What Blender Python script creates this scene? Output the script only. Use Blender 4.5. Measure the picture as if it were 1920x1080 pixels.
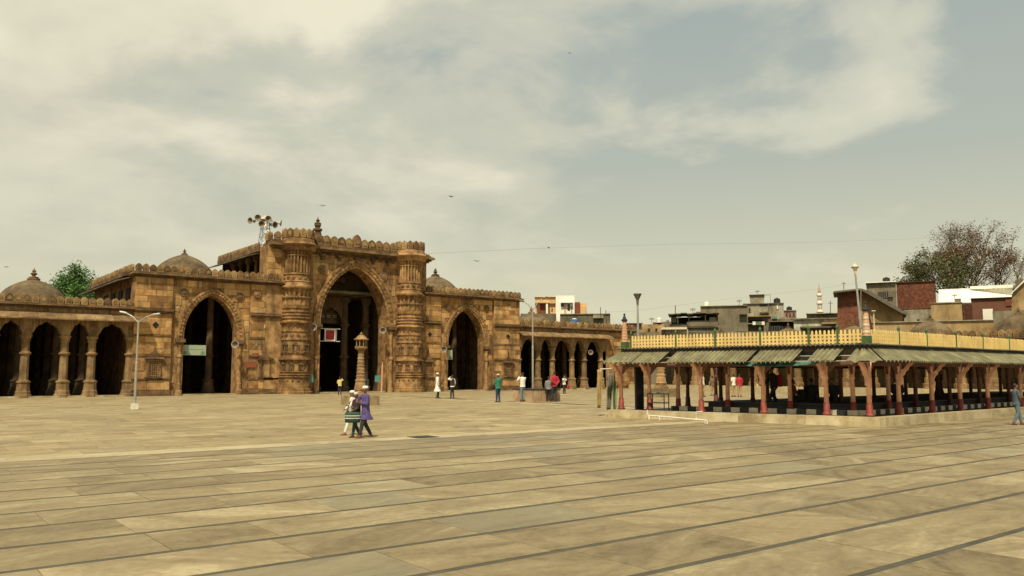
import bpy, bmesh, math, random
from mathutils import Vector, Matrix
random.seed(7)
R = math.radians
S = bpy.context.scene
for o in list(bpy.data.objects): bpy.data.objects.remove(o)
COL = S.collection

# ------------------------------------------------------------------ camera, sky, sun, exposure
F, TH, HZ, EYE = 1539.0, R(37.7), 700.0, 1.7
PITCH = math.atan((HZ - 540) / F)
cam = bpy.data.cameras.new('camera'); camo = bpy.data.objects.new('camera', cam); COL.objects.link(camo)
camo.location = (0, 0, EYE); camo.rotation_euler = (math.pi/2 + PITCH, 0, -TH)
cam.sensor_width = 36; cam.lens = 36 * F / 1920; cam.clip_start = 0.1; cam.clip_end = 3000
S.camera = camo
S.render.resolution_x = 1024; S.render.resolution_y = 576
S.view_settings.view_transform = 'Standard'; S.view_settings.look = 'None'
S.view_settings.exposure = 0.12; S.view_settings.gamma = 1; S.view_settings.use_curve_mapping = False

SUN_DIR = Vector((-0.58, -0.52, 1.15)).normalized()      # towards the sun
SUN_EL = math.asin(SUN_DIR.z); SUN_AZ = math.atan2(SUN_DIR.x, SUN_DIR.y)
W = bpy.data.worlds.new('World'); S.world = W; W.use_nodes = True
nt = W.node_tree; nt.nodes.clear()
def N(nt, t, **k):
    n = nt.nodes.new(t)
    for a, b in k.items():
        if a == 'inp':
            for kk, v in b.items(): n.inputs[kk].default_value = v
        else: setattr(n, a, b)
    return n
def ramp(nt, stops, fac=None, interp='LINEAR'):
    n = nt.nodes.new('ShaderNodeValToRGB'); cr = n.color_ramp; cr.interpolation = interp
    while len(cr.elements) < len(stops): cr.elements.new(0.5)
    for e, (p, c) in zip(cr.elements, stops):
        e.position = p; e.color = (*c, 1) if len(c) == 3 else c
    if fac is not None: nt.links.new(fac, n.inputs[0])
    return n
def math_n(nt, op, a, b=None, c=None):
    n = nt.nodes.new('ShaderNodeMath'); n.operation = op
    for i, v in enumerate((a, b, c)):
        if v is None: continue
        if isinstance(v, (int, float)): n.inputs[i].default_value = v
        else: nt.links.new(v, n.inputs[i])
    return n.outputs[0]
def vmath(nt, op, a, b=None, s=None):
    n = nt.nodes.new('ShaderNodeVectorMath'); n.operation = op
    for i, v in enumerate((a, b)):
        if v is None: continue
        if isinstance(v, (tuple, list)): n.inputs[i].default_value = v
        else: nt.links.new(v, n.inputs[i])
    if s is not None:
        if isinstance(s, (int, float)): n.inputs[3].default_value = s
        else: nt.links.new(s, n.inputs[3])
    return n
def mixc(nt, fac, a, b, blend='MIX'):
    n = nt.nodes.new('ShaderNodeMix'); n.data_type = 'RGBA'; n.blend_type = blend
    for i, v in ((0, fac), (6, a), (7, b)):
        if isinstance(v, (int, float)): n.inputs[i].default_value = v
        elif isinstance(v, (tuple, list)): n.inputs[i].default_value = (*v[:3], 1)
        else: nt.links.new(v, n.inputs[i])
    return n.outputs[2]

sky = N(nt, 'ShaderNodeTexSky', sky_type='NISHITA', sun_disc=False, sun_elevation=SUN_EL, sun_rotation=SUN_AZ,
        air_density=1.0, dust_density=4.0, ozone_density=1.0)
bg1 = N(nt, 'ShaderNodeBackground'); bg1.inputs[1].default_value = 0.07
nt.links.new(sky.outputs[0], bg1.inputs[0])
tc = N(nt, 'ShaderNodeTexCoord'); sep = N(nt, 'ShaderNodeSeparateXYZ'); nt.links.new(tc.outputs['Generated'], sep.inputs[0])
dz = math_n(nt, 'ADD', math_n(nt, 'MAXIMUM', sep.outputs[2], 0.0), 0.30)
cu = math_n(nt, 'DIVIDE', sep.outputs[0], dz); cv = math_n(nt, 'DIVIDE', sep.outputs[1], dz)
comb = N(nt, 'ShaderNodeCombineXYZ'); nt.links.new(cu, comb.inputs[0]); nt.links.new(cv, comb.inputs[1])
off = vmath(nt, 'ADD', comb.outputs[0], (3.1, 1.7, 0.0))
big = N(nt, 'ShaderNodeTexNoise', inp={'Scale': 1.15, 'Detail': 3.0, 'Roughness': 0.5}); nt.links.new(off.outputs[0], big.inputs[0])
fine = N(nt, 'ShaderNodeTexNoise', inp={'Scale': 2.6, 'Detail': 9.0, 'Roughness': 0.54, 'Distortion': 0.25}); nt.links.new(off.outputs[0], fine.inputs[0])
# more cloud towards the left of the view (a bank), thinner to the right
side = vmath(nt, 'DOT_PRODUCT', tc.outputs['Generated'], (math.cos(TH), -math.sin(TH), 0.0)).outputs[1]
cl = math_n(nt, 'ADD', math_n(nt, 'MULTIPLY', fine.outputs[0], 0.62), math_n(nt, 'MULTIPLY', big.outputs[0], 0.42))
cl = math_n(nt, 'SUBTRACT', cl, math_n(nt, 'MULTIPLY', side, 0.24))
cmask = ramp(nt, [(0.43, (0, 0, 0)), (0.53, (0.55, 0.55, 0.55)), (0.65, (1, 1, 1))], cl, 'EASE')
# clear sky colour by height above the horizon: yellow dust haze low down, grey blue above
clear = ramp(nt, [(0.0, (0.74, 0.69, 0.47)), (0.14, (0.65, 0.63, 0.45)), (0.34, (0.46, 0.49, 0.41)), (0.58, (0.37, 0.425, 0.40)), (1.0, (0.26, 0.31, 0.31))],
             math_n(nt, 'MULTIPLY', sep.outputs[2], 1.4))
cloudc = ramp(nt, [(0.34, (0.58, 0.56, 0.43)), (0.52, (0.76, 0.71, 0.53)), (0.66, (0.88, 0.82, 0.62))], fine.outputs[0])
hz = ramp(nt, [(0.02, (0.12, 0.12, 0.12)), (0.16, (0.55, 0.55, 0.55)), (0.33, (0.95, 0.95, 0.95))], sep.outputs[2])
cf = math_n(nt, 'MULTIPLY', cmask.outputs[0], hz.outputs[0])
skyc = mixc(nt, cf, clear.outputs[0], cloudc.outputs[0])
bg2 = N(nt, 'ShaderNodeBackground'); nt.links.new(skyc, bg2.inputs[0]); bg2.inputs[1].default_value = 1.0
ms = N(nt, 'ShaderNodeMixShader'); ms.inputs[0].default_value = 0.9
nt.links.new(bg1.outputs[0], ms.inputs[1]); nt.links.new(bg2.outputs[0], ms.inputs[2])
wo = N(nt, 'ShaderNodeOutputWorld'); nt.links.new(ms.outputs[0], wo.inputs[0])

sun = bpy.data.lights.new('sun', 'SUN'); sun.energy = 4.3; sun.angle = R(3); sun.color = (1.0, 0.90, 0.68)
suno = bpy.data.objects.new('sun', sun); COL.objects.link(suno)
suno.rotation_euler = (-SUN_DIR).to_track_quat('-Z', 'Y').to_euler()

# ------------------------------------------------------------------ survey helpers
def ray(px, py):
    x = (px-960)/F; y = (540-py)/F
    f = math.cos(PITCH) - y*math.sin(PITCH); u = math.sin(PITCH) + y*math.cos(PITCH)
    return Vector((f*math.sin(TH) + x*math.cos(TH), f*math.cos(TH) - x*math.sin(TH), u))
def fx(px, Y, py=690): r = ray(px, py); return r.x*Y/r.y
def fz(px, py, Y): r = ray(px, py); return EYE + r.z*Y/r.y
def gnd(px, py, z=0.0): r = ray(px, py); t = (z-EYE)/r.z; return Vector((r.x*t, r.y*t, z))
FWD = Vector((math.sin(TH), math.cos(TH), 0)); RGT = Vector((math.cos(TH), -math.sin(TH), 0))
def at(px, py, depth):
    r = ray(px, py); t = depth / (r.x*FWD.x + r.y*FWD.y); return Vector((0, 0, EYE)) + r*t

# ------------------------------------------------------------------ mesh builder
class MB:
    def __init__(s): s.v = []; s.f = []
    def add(s, vs, fs, M=None):
        b = len(s.v)
        s.v += [tuple(M @ Vector(v)) if M else tuple(v) for v in vs]
        s.f += [tuple(b+i for i in f) for f in fs]
    def box(s, x0, x1, y0, y1, z0, z1, M=None):
        s.add([(x0,y0,z0),(x1,y0,z0),(x1,y1,z0),(x0,y1,z0),(x0,y0,z1),(x1,y0,z1),(x1,y1,z1),(x0,y1,z1)],
              [(0,3,2,1),(4,5,6,7),(0,1,5,4),(1,2,6,5),(2,3,7,6),(3,0,4,7)], M)
        return s
    def bev(s, x0, x1, y0, y1, z0, z1, b=0.02, M=None):     # box with its front (-y) edges bevelled
        s.add([(x0,y1,z0),(x1,y1,z0),(x1,y1,z1),(x0,y1,z1),(x0,y0+b,z0),(x1,y0+b,z0),(x1,y0+b,z1),(x0,y0+b,z1),
               (x0+b,y0,z0+b),(x1-b,y0,z0+b),(x1-b,y0,z1-b),(x0+b,y0,z1-b)],
              [(0,1,2,3),(0,4,5,1),(1,5,6,2),(2,6,7,3),(3,7,4,0),(4,8,9,5),(5,9,10,6),(6,10,11,7),(7,11,8,4),(8,11,10,9)], M)
        return s
    def prism(s, pts, y0, y1, M=None):                       # outline in x,z extruded along y
        n = len(pts)
        vs = [(x, y0, z) for x, z in pts] + [(x, y1, z) for x, z in pts]
        s.add(vs, [tuple(range(n)), tuple(range(2*n-1, n-1, -1))] + [(i, i+n, (i+1) % n + n, (i+1) % n) for i in range(n)], M)
        return s
    def lathe(s, prof, n=16, cx=0, cy=0, M=None, fl=None, a0=0.0, cap=True):   # prof: (z, r) or (z, r, amp)
        rows = []
        vs = []
        for p in prof:
            z, r = p[0], p[1]; amp = p[2] if len(p) > 2 else 0
            for k in range(n):
                a = a0 + 2*math.pi*k/n
                rr = r - (amp if (fl and k % fl == 0) else 0)
                vs.append((cx+rr*math.cos(a), cy+rr*math.sin(a), z))
        fs = []
        for i in range(len(prof)-1):
            for k in range(n):
                a, b = i*n+k, i*n+(k+1) % n
                fs.append((a, b, b+n, a+n))
        if cap:
            fs.append(tuple(range(n-1, -1, -1))); fs.append(tuple(range((len(prof)-1)*n, len(prof)*n)))
        s.add(vs, fs, M); return s
    def tube(s, pts, r, n=6):
        pts = [Vector(p) for p in pts]
        rr = r if isinstance(r, (list, tuple)) else [r]*len(pts)
        vs = []; 
        for i, p in enumerate(pts):
            d = (pts[min(i+1, len(pts)-1)] - pts[max(i-1, 0)]).normalized()
            a = d.cross(Vector((0, 0, 1)) if abs(d.z) < 0.9 else Vector((1, 0, 0))).normalized(); b = d.cross(a)
            for k in range(n):
                t = 2*math.pi*k/n
                vs.append(p + (a*math.cos(t) + b*math.sin(t))*rr[i])
        fs = [(i*n+k, i*n+(k+1) % n, (i+1)*n+(k+1) % n, (i+1)*n+k) for i in range(len(pts)-1) for k in range(n)]
        fs += [tuple(range(n-1, -1, -1)), tuple(range((len(pts)-1)*n, len(pts)*n))]
        s.add(vs, fs); return s
    def loft(s, rings, n=14):                                  # rings: (cx, cy, z, rx, ry)
        vs = [(cx+rx*math.cos(2*math.pi*k/n), cy+ry*math.sin(2*math.pi*k/n), z) for cx, cy, z, rx, ry in rings for k in range(n)]
        fs = [(i*n+k, i*n+(k+1) % n, (i+1)*n+(k+1) % n, (i+1)*n+k) for i in range(len(rings)-1) for k in range(n)]
        fs += [tuple(range(n-1, -1, -1)), tuple(range((len(rings)-1)*n, len(rings)*n))]
        s.add(vs, fs); return s
    def ell(s, c, r, n=12, m=8):
        rings = []
        for i in range(m+1):
            t = -math.pi/2 + math.pi*(i if 0 < i < m else (0.12 if i == 0 else m-0.12))/m
            rings.append((c[0], c[1], c[2]+r[2]*math.sin(t), r[0]*math.cos(t), r[1]*math.cos(t)))
        return s.loft(rings, n)
    def mesh(s, name, off=(0, 0, 0), smooth=False):
        me = bpy.data.meshes.new(name)
        o = Vector(off)
        me.from_pydata([tuple(Vector(v)-o) for v in s.v], [], s.f); 
        if smooth: me.polygons.foreach_set('use_smooth', [True]*len(me.polygons))
        me.update(); return me
def link(name, me, parent=None, mat=None, loc=(0,0,0)):
    o = bpy.data.objects.new(name, me); COL.objects.link(o); o.location = loc
    if mat and me is not None and not me.materials: me.materials.append(mat)
    if parent: o.parent = parent
    return o
def wloc(o):
    v = Vector((0, 0, 0))
    while o: v += o.location; o = o.parent
    return v
def part(name, mb, mat, parent, smooth=False):                 # mb in world coordinates, parents unrotated
    return link(name, mb.mesh(name, wloc(parent), smooth), parent, mat)
def tag(o, label, cat=None, group=None, kind=None):
    if label: o['label'] = label
    if cat: o['category'] = cat
    if group: o['group'] = group
    if kind: o['kind'] = kind
    return o
def thing(name, loc, label, cat, group=None, rz=0.0):
    o = bpy.data.objects.new(name, None); COL.objects.link(o); o.location = loc; o.rotation_euler.z = rz
    o.empty_display_size = 0.2
    return tag(o, label, cat, group)
def dup(src, loc=None, rz=None, label=None, parent=None):
    c = src.copy(); COL.objects.link(c)
    if parent is not None: c.parent = parent
    if loc is not None: c.location = loc
    if rz is not None: c.rotation_euler.z = rz
    if label: c['label'] = label
    for ch in KIDS.get(src.name, [x for x in src.children]): dup(ch, parent=c)
    return c
KIDS = {}
def smooth_by_angle(me, ang=40):
    me.polygons.foreach_set('use_smooth', [True]*len(me.polygons))
    try: me.set_sharp_from_angle(angle=R(ang))
    except Exception: pass

# ------------------------------------------------------------------ materials
def new_mat(name):
    m = bpy.data.materials.new(name); m.use_nodes = True; nt = m.node_tree
    return m, nt, nt.nodes['Principled BSDF']
def rnd_node(nt):
    oi = N(nt, 'ShaderNodeObjectInfo'); ge = N(nt, 'ShaderNodeNewGeometry')
    return math_n(nt, 'FRACT', math_n(nt, 'ADD', oi.outputs['Random'], ge.outputs['Random Per Island'])), ge
def stone(name, dark, mid, light, scale=1.2, vary=0.5, stain=0.5, staincol=(0.05, 0.035, 0.022), rough=0.88, bump=0.4, white=0.0, sx=1.0):
    m, nt, P = new_mat(name)
    rnd, ge = rnd_node(nt)
    offv = N(nt, 'ShaderNodeCombineXYZ'); 
    for i, k in enumerate((31.0, 17.0, 23.0)): nt.links.new(math_n(nt, 'MULTIPLY', rnd, k*vary), offv.inputs[i])
    pos = vmath(nt, 'ADD', ge.outputs['Position'], offv.outputs[0]).outputs[0]
    mp = vmath(nt, 'MULTIPLY', pos, (sx, sx, 1.0)).outputs[0]
    n1 = N(nt, 'ShaderNodeTexNoise', inp={'Scale': scale, 'Detail': 8.0, 'Roughness': 0.62}); nt.links.new(mp, n1.inputs[0])
    n2 = N(nt, 'ShaderNodeTexNoise', inp={'Scale': scale*9, 'Detail': 5.0, 'Roughness': 0.7}); nt.links.new(ge.outputs['Position'], n2.inputs[0])
    v = math_n(nt, 'ADD', math_n(nt, 'MULTIPLY', n1.outputs[0], 0.8), math_n(nt, 'MULTIPLY', n2.outputs[0], 0.2))
    v = math_n(nt, 'ADD', v, math_n(nt, 'MULTIPLY', math_n(nt, 'SUBTRACT', rnd, 0.5), 0.30*vary))
    col = ramp(nt, [(0.37, dark), (0.5, mid), (0.63, light)], v).outputs[0]
    tone = math_n(nt, 'ADD', math_n(nt, 'MULTIPLY', math_n(nt, 'FRACT', math_n(nt, 'MULTIPLY', rnd, 7.31)), 0.5*vary), 1-0.25*vary)
    tn = vmath(nt, 'SCALE', col, None, tone).outputs[0]
    # rain streaks and soot, stretched down the wall
    st = vmath(nt, 'MULTIPLY', ge.outputs['Position'], (1.1, 1.1, 0.28)).outputs[0]
    n3 = N(nt, 'ShaderNodeTexNoise', inp={'Scale': 1.0, 'Detail': 7.0, 'Roughness': 0.65}); nt.links.new(st, n3.inputs[0])
    f = math_n(nt, 'MULTIPLY', ramp(nt, [(0.47, (0, 0, 0)), (0.68, (1, 1, 1))], n3.outputs[0]).outputs[0], stain)
    c2 = mixc(nt, f, tn, staincol)
    if white:
        n4 = N(nt, 'ShaderNodeTexNoise', inp={'Scale': 0.9, 'Detail': 9.0, 'Roughness': 0.7, 'Distortion': 1.2}); nt.links.new(ge.outputs['Position'], n4.inputs[0])
        c2 = mixc(nt, math_n(nt, 'MULTIPLY', ramp(nt, [(0.60, (0, 0, 0)), (0.68, (1, 1, 1))], n4.outputs[0]).outputs[0], white), c2, (0.52, 0.40, 0.22))
    nt.links.new(c2, P.inputs['Base Color']); P.inputs['Roughness'].default_value = rough
    P.inputs['Specular IOR Level'].default_value = 0.25
    b = N(nt, 'ShaderNodeBump', inp={'Strength': bump, 'Distance': 0.05}); nt.links.new(v, b.inputs['Height']); nt.links.new(b.outputs[0], P.inputs['Normal'])
    return m
def plain(name, col, rough=0.7, metal=0.0, var=0.15, scale=6.0, bump=0.1, dirt=0.0, dirtcol=(0.06, 0.045, 0.03)):
    m, nt, P = new_mat(name)
    ge = N(nt, 'ShaderNodeNewGeometry')
    n1 = N(nt, 'ShaderNodeTexNoise', inp={'Scale': scale, 'Detail': 6.0, 'Roughness': 0.65}); nt.links.new(ge.outputs['Position'], n1.inputs[0])
    a = tuple(c*(1-var*1.6) for c in col); b_ = tuple(min(c*(1+var*1.3), 0.95) for c in col)
    c = ramp(nt, [(0.32, a), (0.68, b_)], n1.outputs[0]).outputs[0]
    if dirt:
        n3 = N(nt, 'ShaderNodeTexNoise', inp={'Scale': 1.4, 'Detail': 8.0, 'Roughness': 0.7})
        nt.links.new(vmath(nt, 'MULTIPLY', ge.outputs['Position'], (1, 1, 0.4)).outputs[0], n3.inputs[0])
        c = mixc(nt, math_n(nt, 'MULTIPLY', ramp(nt, [(0.45, (0, 0, 0)), (0.66, (1, 1, 1))], n3.outputs[0]).outputs[0], dirt), c, dirtcol)
    nt.links.new(c, P.inputs['Base Color']); P.inputs['Roughness'].default_value = rough; P.inputs['Metallic'].default_value = metal
    if bump:
        b = N(nt, 'ShaderNodeBump', inp={'Strength': bump, 'Distance': 0.02}); nt.links.new(n1.outputs[0], b.inputs['Height']); nt.links.new(b.outputs[0], P.inputs['Normal'])
    return m
def slab_material(name, cols, vary=1.0, rough=0.5, vs=1.0):
    m, nt, P = new_mat(name)
    rnd, ge = rnd_node(nt)
    r2 = math_n(nt, 'FRACT', math_n(nt, 'MULTIPLY', rnd, 13.7)); r3 = math_n(nt, 'FRACT', math_n(nt, 'MULTIPLY', rnd, 5.3))
    offv = N(nt, 'ShaderNodeCombineXYZ')
    nt.links.new(math_n(nt, 'MULTIPLY', rnd, 91.0), offv.inputs[0]); nt.links.new(math_n(nt, 'MULTIPLY', r2, 57.0), offv.inputs[1])
    pos = vmath(nt, 'ADD', ge.outputs['Position'], offv.outputs[0]).outputs[0]
    rot = N(nt, 'ShaderNodeVectorRotate', rotation_type='Z_AXIS'); nt.links.new(pos, rot.inputs[0]); nt.links.new(math_n(nt, 'MULTIPLY', math_n(nt, 'SUBTRACT', r2, 0.5), 1.6), rot.inputs['Angle'])
    st = vmath(nt, 'MULTIPLY', rot.outputs[0], (0.6*vs, 1.7*vs, 1)).outputs[0]
    n1 = N(nt, 'ShaderNodeTexNoise', inp={'Scale': 1.0, 'Detail': 7.0, 'Roughness': 0.66, 'Distortion': 0.9}); nt.links.new(st, n1.inputs[0])
    n2 = N(nt, 'ShaderNodeTexNoise', inp={'Scale': 9.0, 'Detail': 6.0, 'Roughness': 0.75}); nt.links.new(ge.outputs['Position'], n2.inputs[0])
    n5 = N(nt, 'ShaderNodeTexNoise', inp={'Scale': 0.22, 'Detail': 4.0, 'Roughness': 0.6}); nt.links.new(ge.outputs['Position'], n5.inputs[0])
    v = math_n(nt, 'ADD', math_n(nt, 'MULTIPLY', n1.outputs[0], 0.64), math_n(nt, 'MULTIPLY', n2.outputs[0], 0.36))
    v = math_n(nt, 'ADD', v, math_n(nt, 'MULTIPLY', math_n(nt, 'SUBTRACT', rnd, 0.5), 0.12*vary))
    c = ramp(nt, [(0.33, cols[0]), (0.44, cols[1]), (0.54, cols[2]), (0.66, cols[3])], v).outputs[0]
    grey = math_n(nt, 'MULTIPLY', ramp(nt, [(0.86, (0, 0, 0)), (0.97, (1, 1, 1))], r3).outputs[0], 0.5*vary)
    c = mixc(nt, grey, c, cols[4])
    tone = math_n(nt, 'ADD', math_n(nt, 'MULTIPLY', r2, 0.22*vary), 1-0.11*vary)
    big = ramp(nt, [(0.35, (0.88, 0.86, 0.82)), (0.65, (1.06, 1.05, 1.0))], n5.outputs[0]).outputs[0]
    c = mixc(nt, 1.0, vmath(nt, 'SCALE', c, None, tone).outputs[0], big, 'MULTIPLY')
    # scattered dark specks and scuffs
    n6 = N(nt, 'ShaderNodeTexNoise', inp={'Scale': 3.2, 'Detail': 8.0, 'Roughness': 0.78}); nt.links.new(ge.outputs['Position'], n6.inputs[0])
    c = mixc(nt, math_n(nt, 'MULTIPLY', ramp(nt, [(0.56, (0, 0, 0)), (0.72, (1, 1, 1))], n6.outputs[0]).outputs[0], 0.65), c, (0.13, 0.095, 0.05))
    nt.links.new(c, P.inputs['Base Color'])
    nt.links.new(math_n(nt, 'ADD', math_n(nt, 'MULTIPLY', n2.outputs[0], 0.3), rough), P.inputs['Roughness'])
    P.inputs['Specular IOR Level'].default_value = 0.3
    b = N(nt, 'ShaderNodeBump', inp={'Strength': 0.15, 'Distance': 0.01}); nt.links.new(n2.outputs[0], b.inputs['Height']); nt.links.new(b.outputs[0], P.inputs['Normal'])
    return m
SC = [(0.135, 0.100, 0.055), (0.225, 0.175, 0.097), (0.285, 0.228, 0.131), (0.42, 0.35, 0.215), (0.23, 0.215, 0.155)]
M = dict(
    block=stone('sandstone block', (0.2565, 0.1283, 0.0431), (0.4412, 0.2462, 0.0903), (0.5746, 0.3591, 0.1488), 0.7, 0.7, 0.8, white=0.75),
    carve=stone('carved sandstone', (0.1434, 0.0788, 0.0314), (0.3046, 0.1702, 0.0672), (0.448, 0.2778, 0.121), 1.6, 0.35, 0.6, (0.05, 0.033, 0.02), bump=0.8),
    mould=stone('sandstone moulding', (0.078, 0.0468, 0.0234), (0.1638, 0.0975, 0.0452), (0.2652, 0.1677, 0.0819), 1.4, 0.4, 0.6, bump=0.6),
    merlon=stone('merlon stone', (0.1275, 0.0748, 0.0323), (0.2465, 0.1487, 0.0638), (0.34, 0.2295, 0.102), 1.6, 0.8, 0.4, bump=0.6),
    pillar=stone('pillar stone', (0.1296, 0.076, 0.0346), (0.2419, 0.1486, 0.0674), (0.3456, 0.229, 0.108), 1.3, 0.4, 0.5, bump=0.6),
    inner=stone('shade-darkened interior stone', (0.05, 0.03, 0.015), (0.09, 0.058, 0.03), (0.13, 0.09, 0.05), 1.3, 0.4, 0.5),  # colour darkened to stand in for shade deep inside the hall
    dome=stone('weathered dome plaster', (0.075, 0.052, 0.028), (0.135, 0.095, 0.050), (0.20, 0.145, 0.078), 1.0, 0.2, 0.55, (0.03, 0.025, 0.018)),
    roof=stone('roof slab stone', (0.07, 0.05, 0.03), (0.13, 0.10, 0.06), (0.2, 0.15, 0.09), 1.0, 0.3, 0.4),
    slab=slab_material('marble paving slab', SC, 0.9),
    far=slab_material('small marble paving', [(0.165, 0.122, 0.066), (0.27, 0.21, 0.113), (0.335, 0.265, 0.147), (0.46, 0.375, 0.22), (0.24, 0.22, 0.15)], 0.9, 0.55, 1.3),
    pale=slab_material('pale marble band', [(0.29, 0.235, 0.14), (0.37, 0.305, 0.185), (0.44, 0.37, 0.23), (0.53, 0.455, 0.295), (0.40, 0.345, 0.23)], 0.4, 0.5),
    strip=plain('grey stone strip', (0.072, 0.062, 0.038), 0.6, var=0.22, scale=2.5),
    grout=plain('dark joint bedding', (0.10, 0.08, 0.045), 0.95, var=0.2, scale=3),
    plinth=stone('stained limestone kerb', (0.27, 0.21, 0.11), (0.42, 0.345, 0.205), (0.54, 0.46, 0.29), 1.4, 0.6, 0.35, (0.20, 0.13, 0.05), 0.8, 0.3),
    dark=plain('black void', (0.012, 0.010, 0.008), 0.9, var=0.2),
    black=plain('black paint', (0.02, 0.018, 0.016), 0.6, var=0.3),
    white=plain('white paint', (0.72, 0.69, 0.58), 0.6, var=0.06, dirt=0.25, dirtcol=(0.3, 0.24, 0.15)),
    steel=plain('galvanised steel', (0.42, 0.40, 0.34), 0.45, 0.5, 0.12),
    darksteel=plain('weathered steel', (0.16, 0.135, 0.10), 0.6, 0.4, 0.2),
    horn=plain('grey horn paint', (0.50, 0.44, 0.32), 0.5, 0.0, 0.1),
    hornin=plain('horn mouth shade paint', (0.16, 0.12, 0.08), 0.6),
    olive=plain('olive corrugated sheet', (0.20, 0.185, 0.098), 0.8, 0.0, 0.28, 2.2, 0.1, 0.7, (0.095, 0.075, 0.04)),
    yellow=plain('yellow fence paint', (0.76, 0.56, 0.20), 0.65, var=0.10, scale=2.5, dirt=0.4, dirtcol=(0.50, 0.34, 0.13)),
    green=plain('green post paint', (0.05, 0.115, 0.035), 0.6, var=0.2),
    pink=plain('faded terracotta post paint', (0.78, 0.42, 0.27), 0.7, var=0.14, scale=3, dirt=0.2, dirtcol=(0.22, 0.10, 0.05)),
    red=plain('red oxide base paint', (0.24, 0.038, 0.022), 0.65, var=0.3, dirt=.4, dirtcol=(.12,.04,.025)),
    orange=plain('orange pylon paint', (0.55, 0.31, 0.18), 0.7, var=0.12),
    cream=plain('cream paint', (0.66, 0.57, 0.40), 0.7, var=0.1, dirt=0.2),
    city_grey=stone('grey cement render', (0.10, 0.085, 0.052), (0.165, 0.14, 0.088), (0.25, 0.21, 0.135), 0.35, 0.5, 0.6, (0.055, 0.045, 0.03)),
    city_pale=stone('patchy pale render', (0.17, 0.145, 0.095), (0.30, 0.265, 0.18), (0.44, 0.40, 0.29), 0.4, 0.5, 0.7, (0.06, 0.05, 0.034)),
    city_white=plain('white city wall', (0.82, 0.79, 0.68), 0.8, var=0.05, scale=0.5),
    city_orange=plain('orange city wall', (0.66, 0.42, 0.19), 0.8, var=0.08, scale=0.5, dirt=0.15),
    city_ochre=stone('ochre plaster', (0.22, 0.14, 0.06), (0.36, 0.245, 0.11), (0.46, 0.33, 0.165), 0.35, 0.3, 0.45),
    city_brick=stone('red brick', (0.07, 0.026, 0.015), (0.135, 0.045, 0.024), (0.20, 0.08, 0.045), 2.6, 0.6, 0.6),
    city_pink=plain('faded pink wall', (0.42, 0.25, 0.17), 0.8, var=0.2, scale=0.7, dirt=0.4),
    maroon=plain('brown door panel', (0.20, 0.05, 0.022), 0.7, var=0.15),
    glass=plain('dim window glass', (0.03, 0.028, 0.024), 0.25, var=0.2, bump=0),
    teal=plain('teal sign paint', (0.10, 0.30, 0.27), 0.6), tarp=plain('green tarpaulin', (0.07, 0.19, 0.13), 0.7, var=0.3),
    blue=plain('blue plastic', (0.06, 0.16, 0.36), 0.5),
    bark=plain('bark', (0.13, 0.085, 0.05), 0.9, var=0.3, scale=3),
)
def foliage(name, a, b, c):
    m, nt, P = new_mat(name); rnd, ge = rnd_node(nt)
    nt.links.new(ramp(nt, [(0.0, a), (0.55, b), (1.0, c)], rnd).outputs[0], P.inputs['Base Color']); P.inputs['Roughness'].default_value = 0.7
    return m
M['leaf'] = foliage('fresh green leaves', (0.025, 0.07, 0.008), (0.06, 0.15, 0.018), (0.12, 0.24, 0.035))
M['leafdark'] = foliage('dull green leaves', (0.04, 0.05, 0.014), (0.08, 0.095, 0.025), (0.15, 0.14, 0.04))
M['leafred'] = foliage('russet leaves', (0.08, 0.042, 0.02), (0.16, 0.082, 0.036), (0.24, 0.145, 0.06))

# ------------------------------------------------------------------ ground and courtyard paving
g = MB(); g.box(-1500, 1500, -1500, 1500, -1.2, -0.06)
tag(part('ground', g, M['grout'], None) if False else link('ground', g.mesh('ground'), None, M['grout']), 'bare ground reaching out under and beyond the courtyard', None, None, 'structure')
court = MB(); court.box(-30, 69, -25, 66.5, -0.055, -0.022)
court = tag(link('courtyard_paving', court.mesh('courtyard_paving'), None, M['grout']), 'marble courtyard paved with slabs between grey strips', None, None, 'structure')
slab_mb = MB(); b = 0.004
slab_mb.add([(0,0,0),(1,0,0),(1,1,0),(0,1,0),(0,0,.024),(1,0,.024),(1,1,.024),(0,1,.024)],
            [(0,3,2,1),(4,5,6,7),(0,1,5,4),(1,2,6,5),(2,3,7,6),(3,0,4,7)])
slab_me = slab_mb.mesh('slab'); slab_me.materials.append(M['slab'])
strip_me = slab_mb.mesh('strip'); strip_me.materials.append(M['strip'])
ROW0, PITCHY, SW = 1.61, 1.135, 0.095
rest = MB()
nrow = 15
for k in range(nrow):
    y0 = ROW0 + k*PITCHY + SW/2; y1 = y0 + PITCHY - SW
    xa = max(0.08*y0 - 2.2, -2); xb = 2.75*y1 + 2.0
    if y0 > 15: xb = min(xb, 40)
    x = xa - random.random()*1.5
    while x < xb:
        w = random.choice((1.35, 1.7, 1.9, 2.1, 2.4, 1.1))
        o = link('slab', slab_me, court, None, (x, y0, -0.024 + random.uniform(-0.0012, 0.0012)))
        o.scale = (w - 0.008, y1 - y0 - 0.004, 1.0)
        x += w
    xe = x
    for side in ((-30, xa-1.6), (xe+0.01, 68)):
        x = side[0]
        while x < side[1] - 1.2:
            w = min(random.uniform(1.3, 2.3), side[1]-x)
            rest.box(x, x+w-0.008, y0, y1, -0.022, -0.0002); x += w
for k in range(nrow+1):
    y0 = ROW0 + k*PITCHY
    o = link('grey_strip', strip_me, court, None, (-30, y0-SW/2+0.002, -0.026)); o.scale = (98, SW-0.004, 0.92)
y = -25
while y < ROW0 - 1.2:
    x = -30
    while x < 40:
        w = random.uniform(1.3, 2.3); rest.box(x, x+w-0.008, y, y+1.0, -0.022, -0.0002); x += w
    y += 1.02
YB = ROW0 + nrow*PITCHY + SW/2
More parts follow.
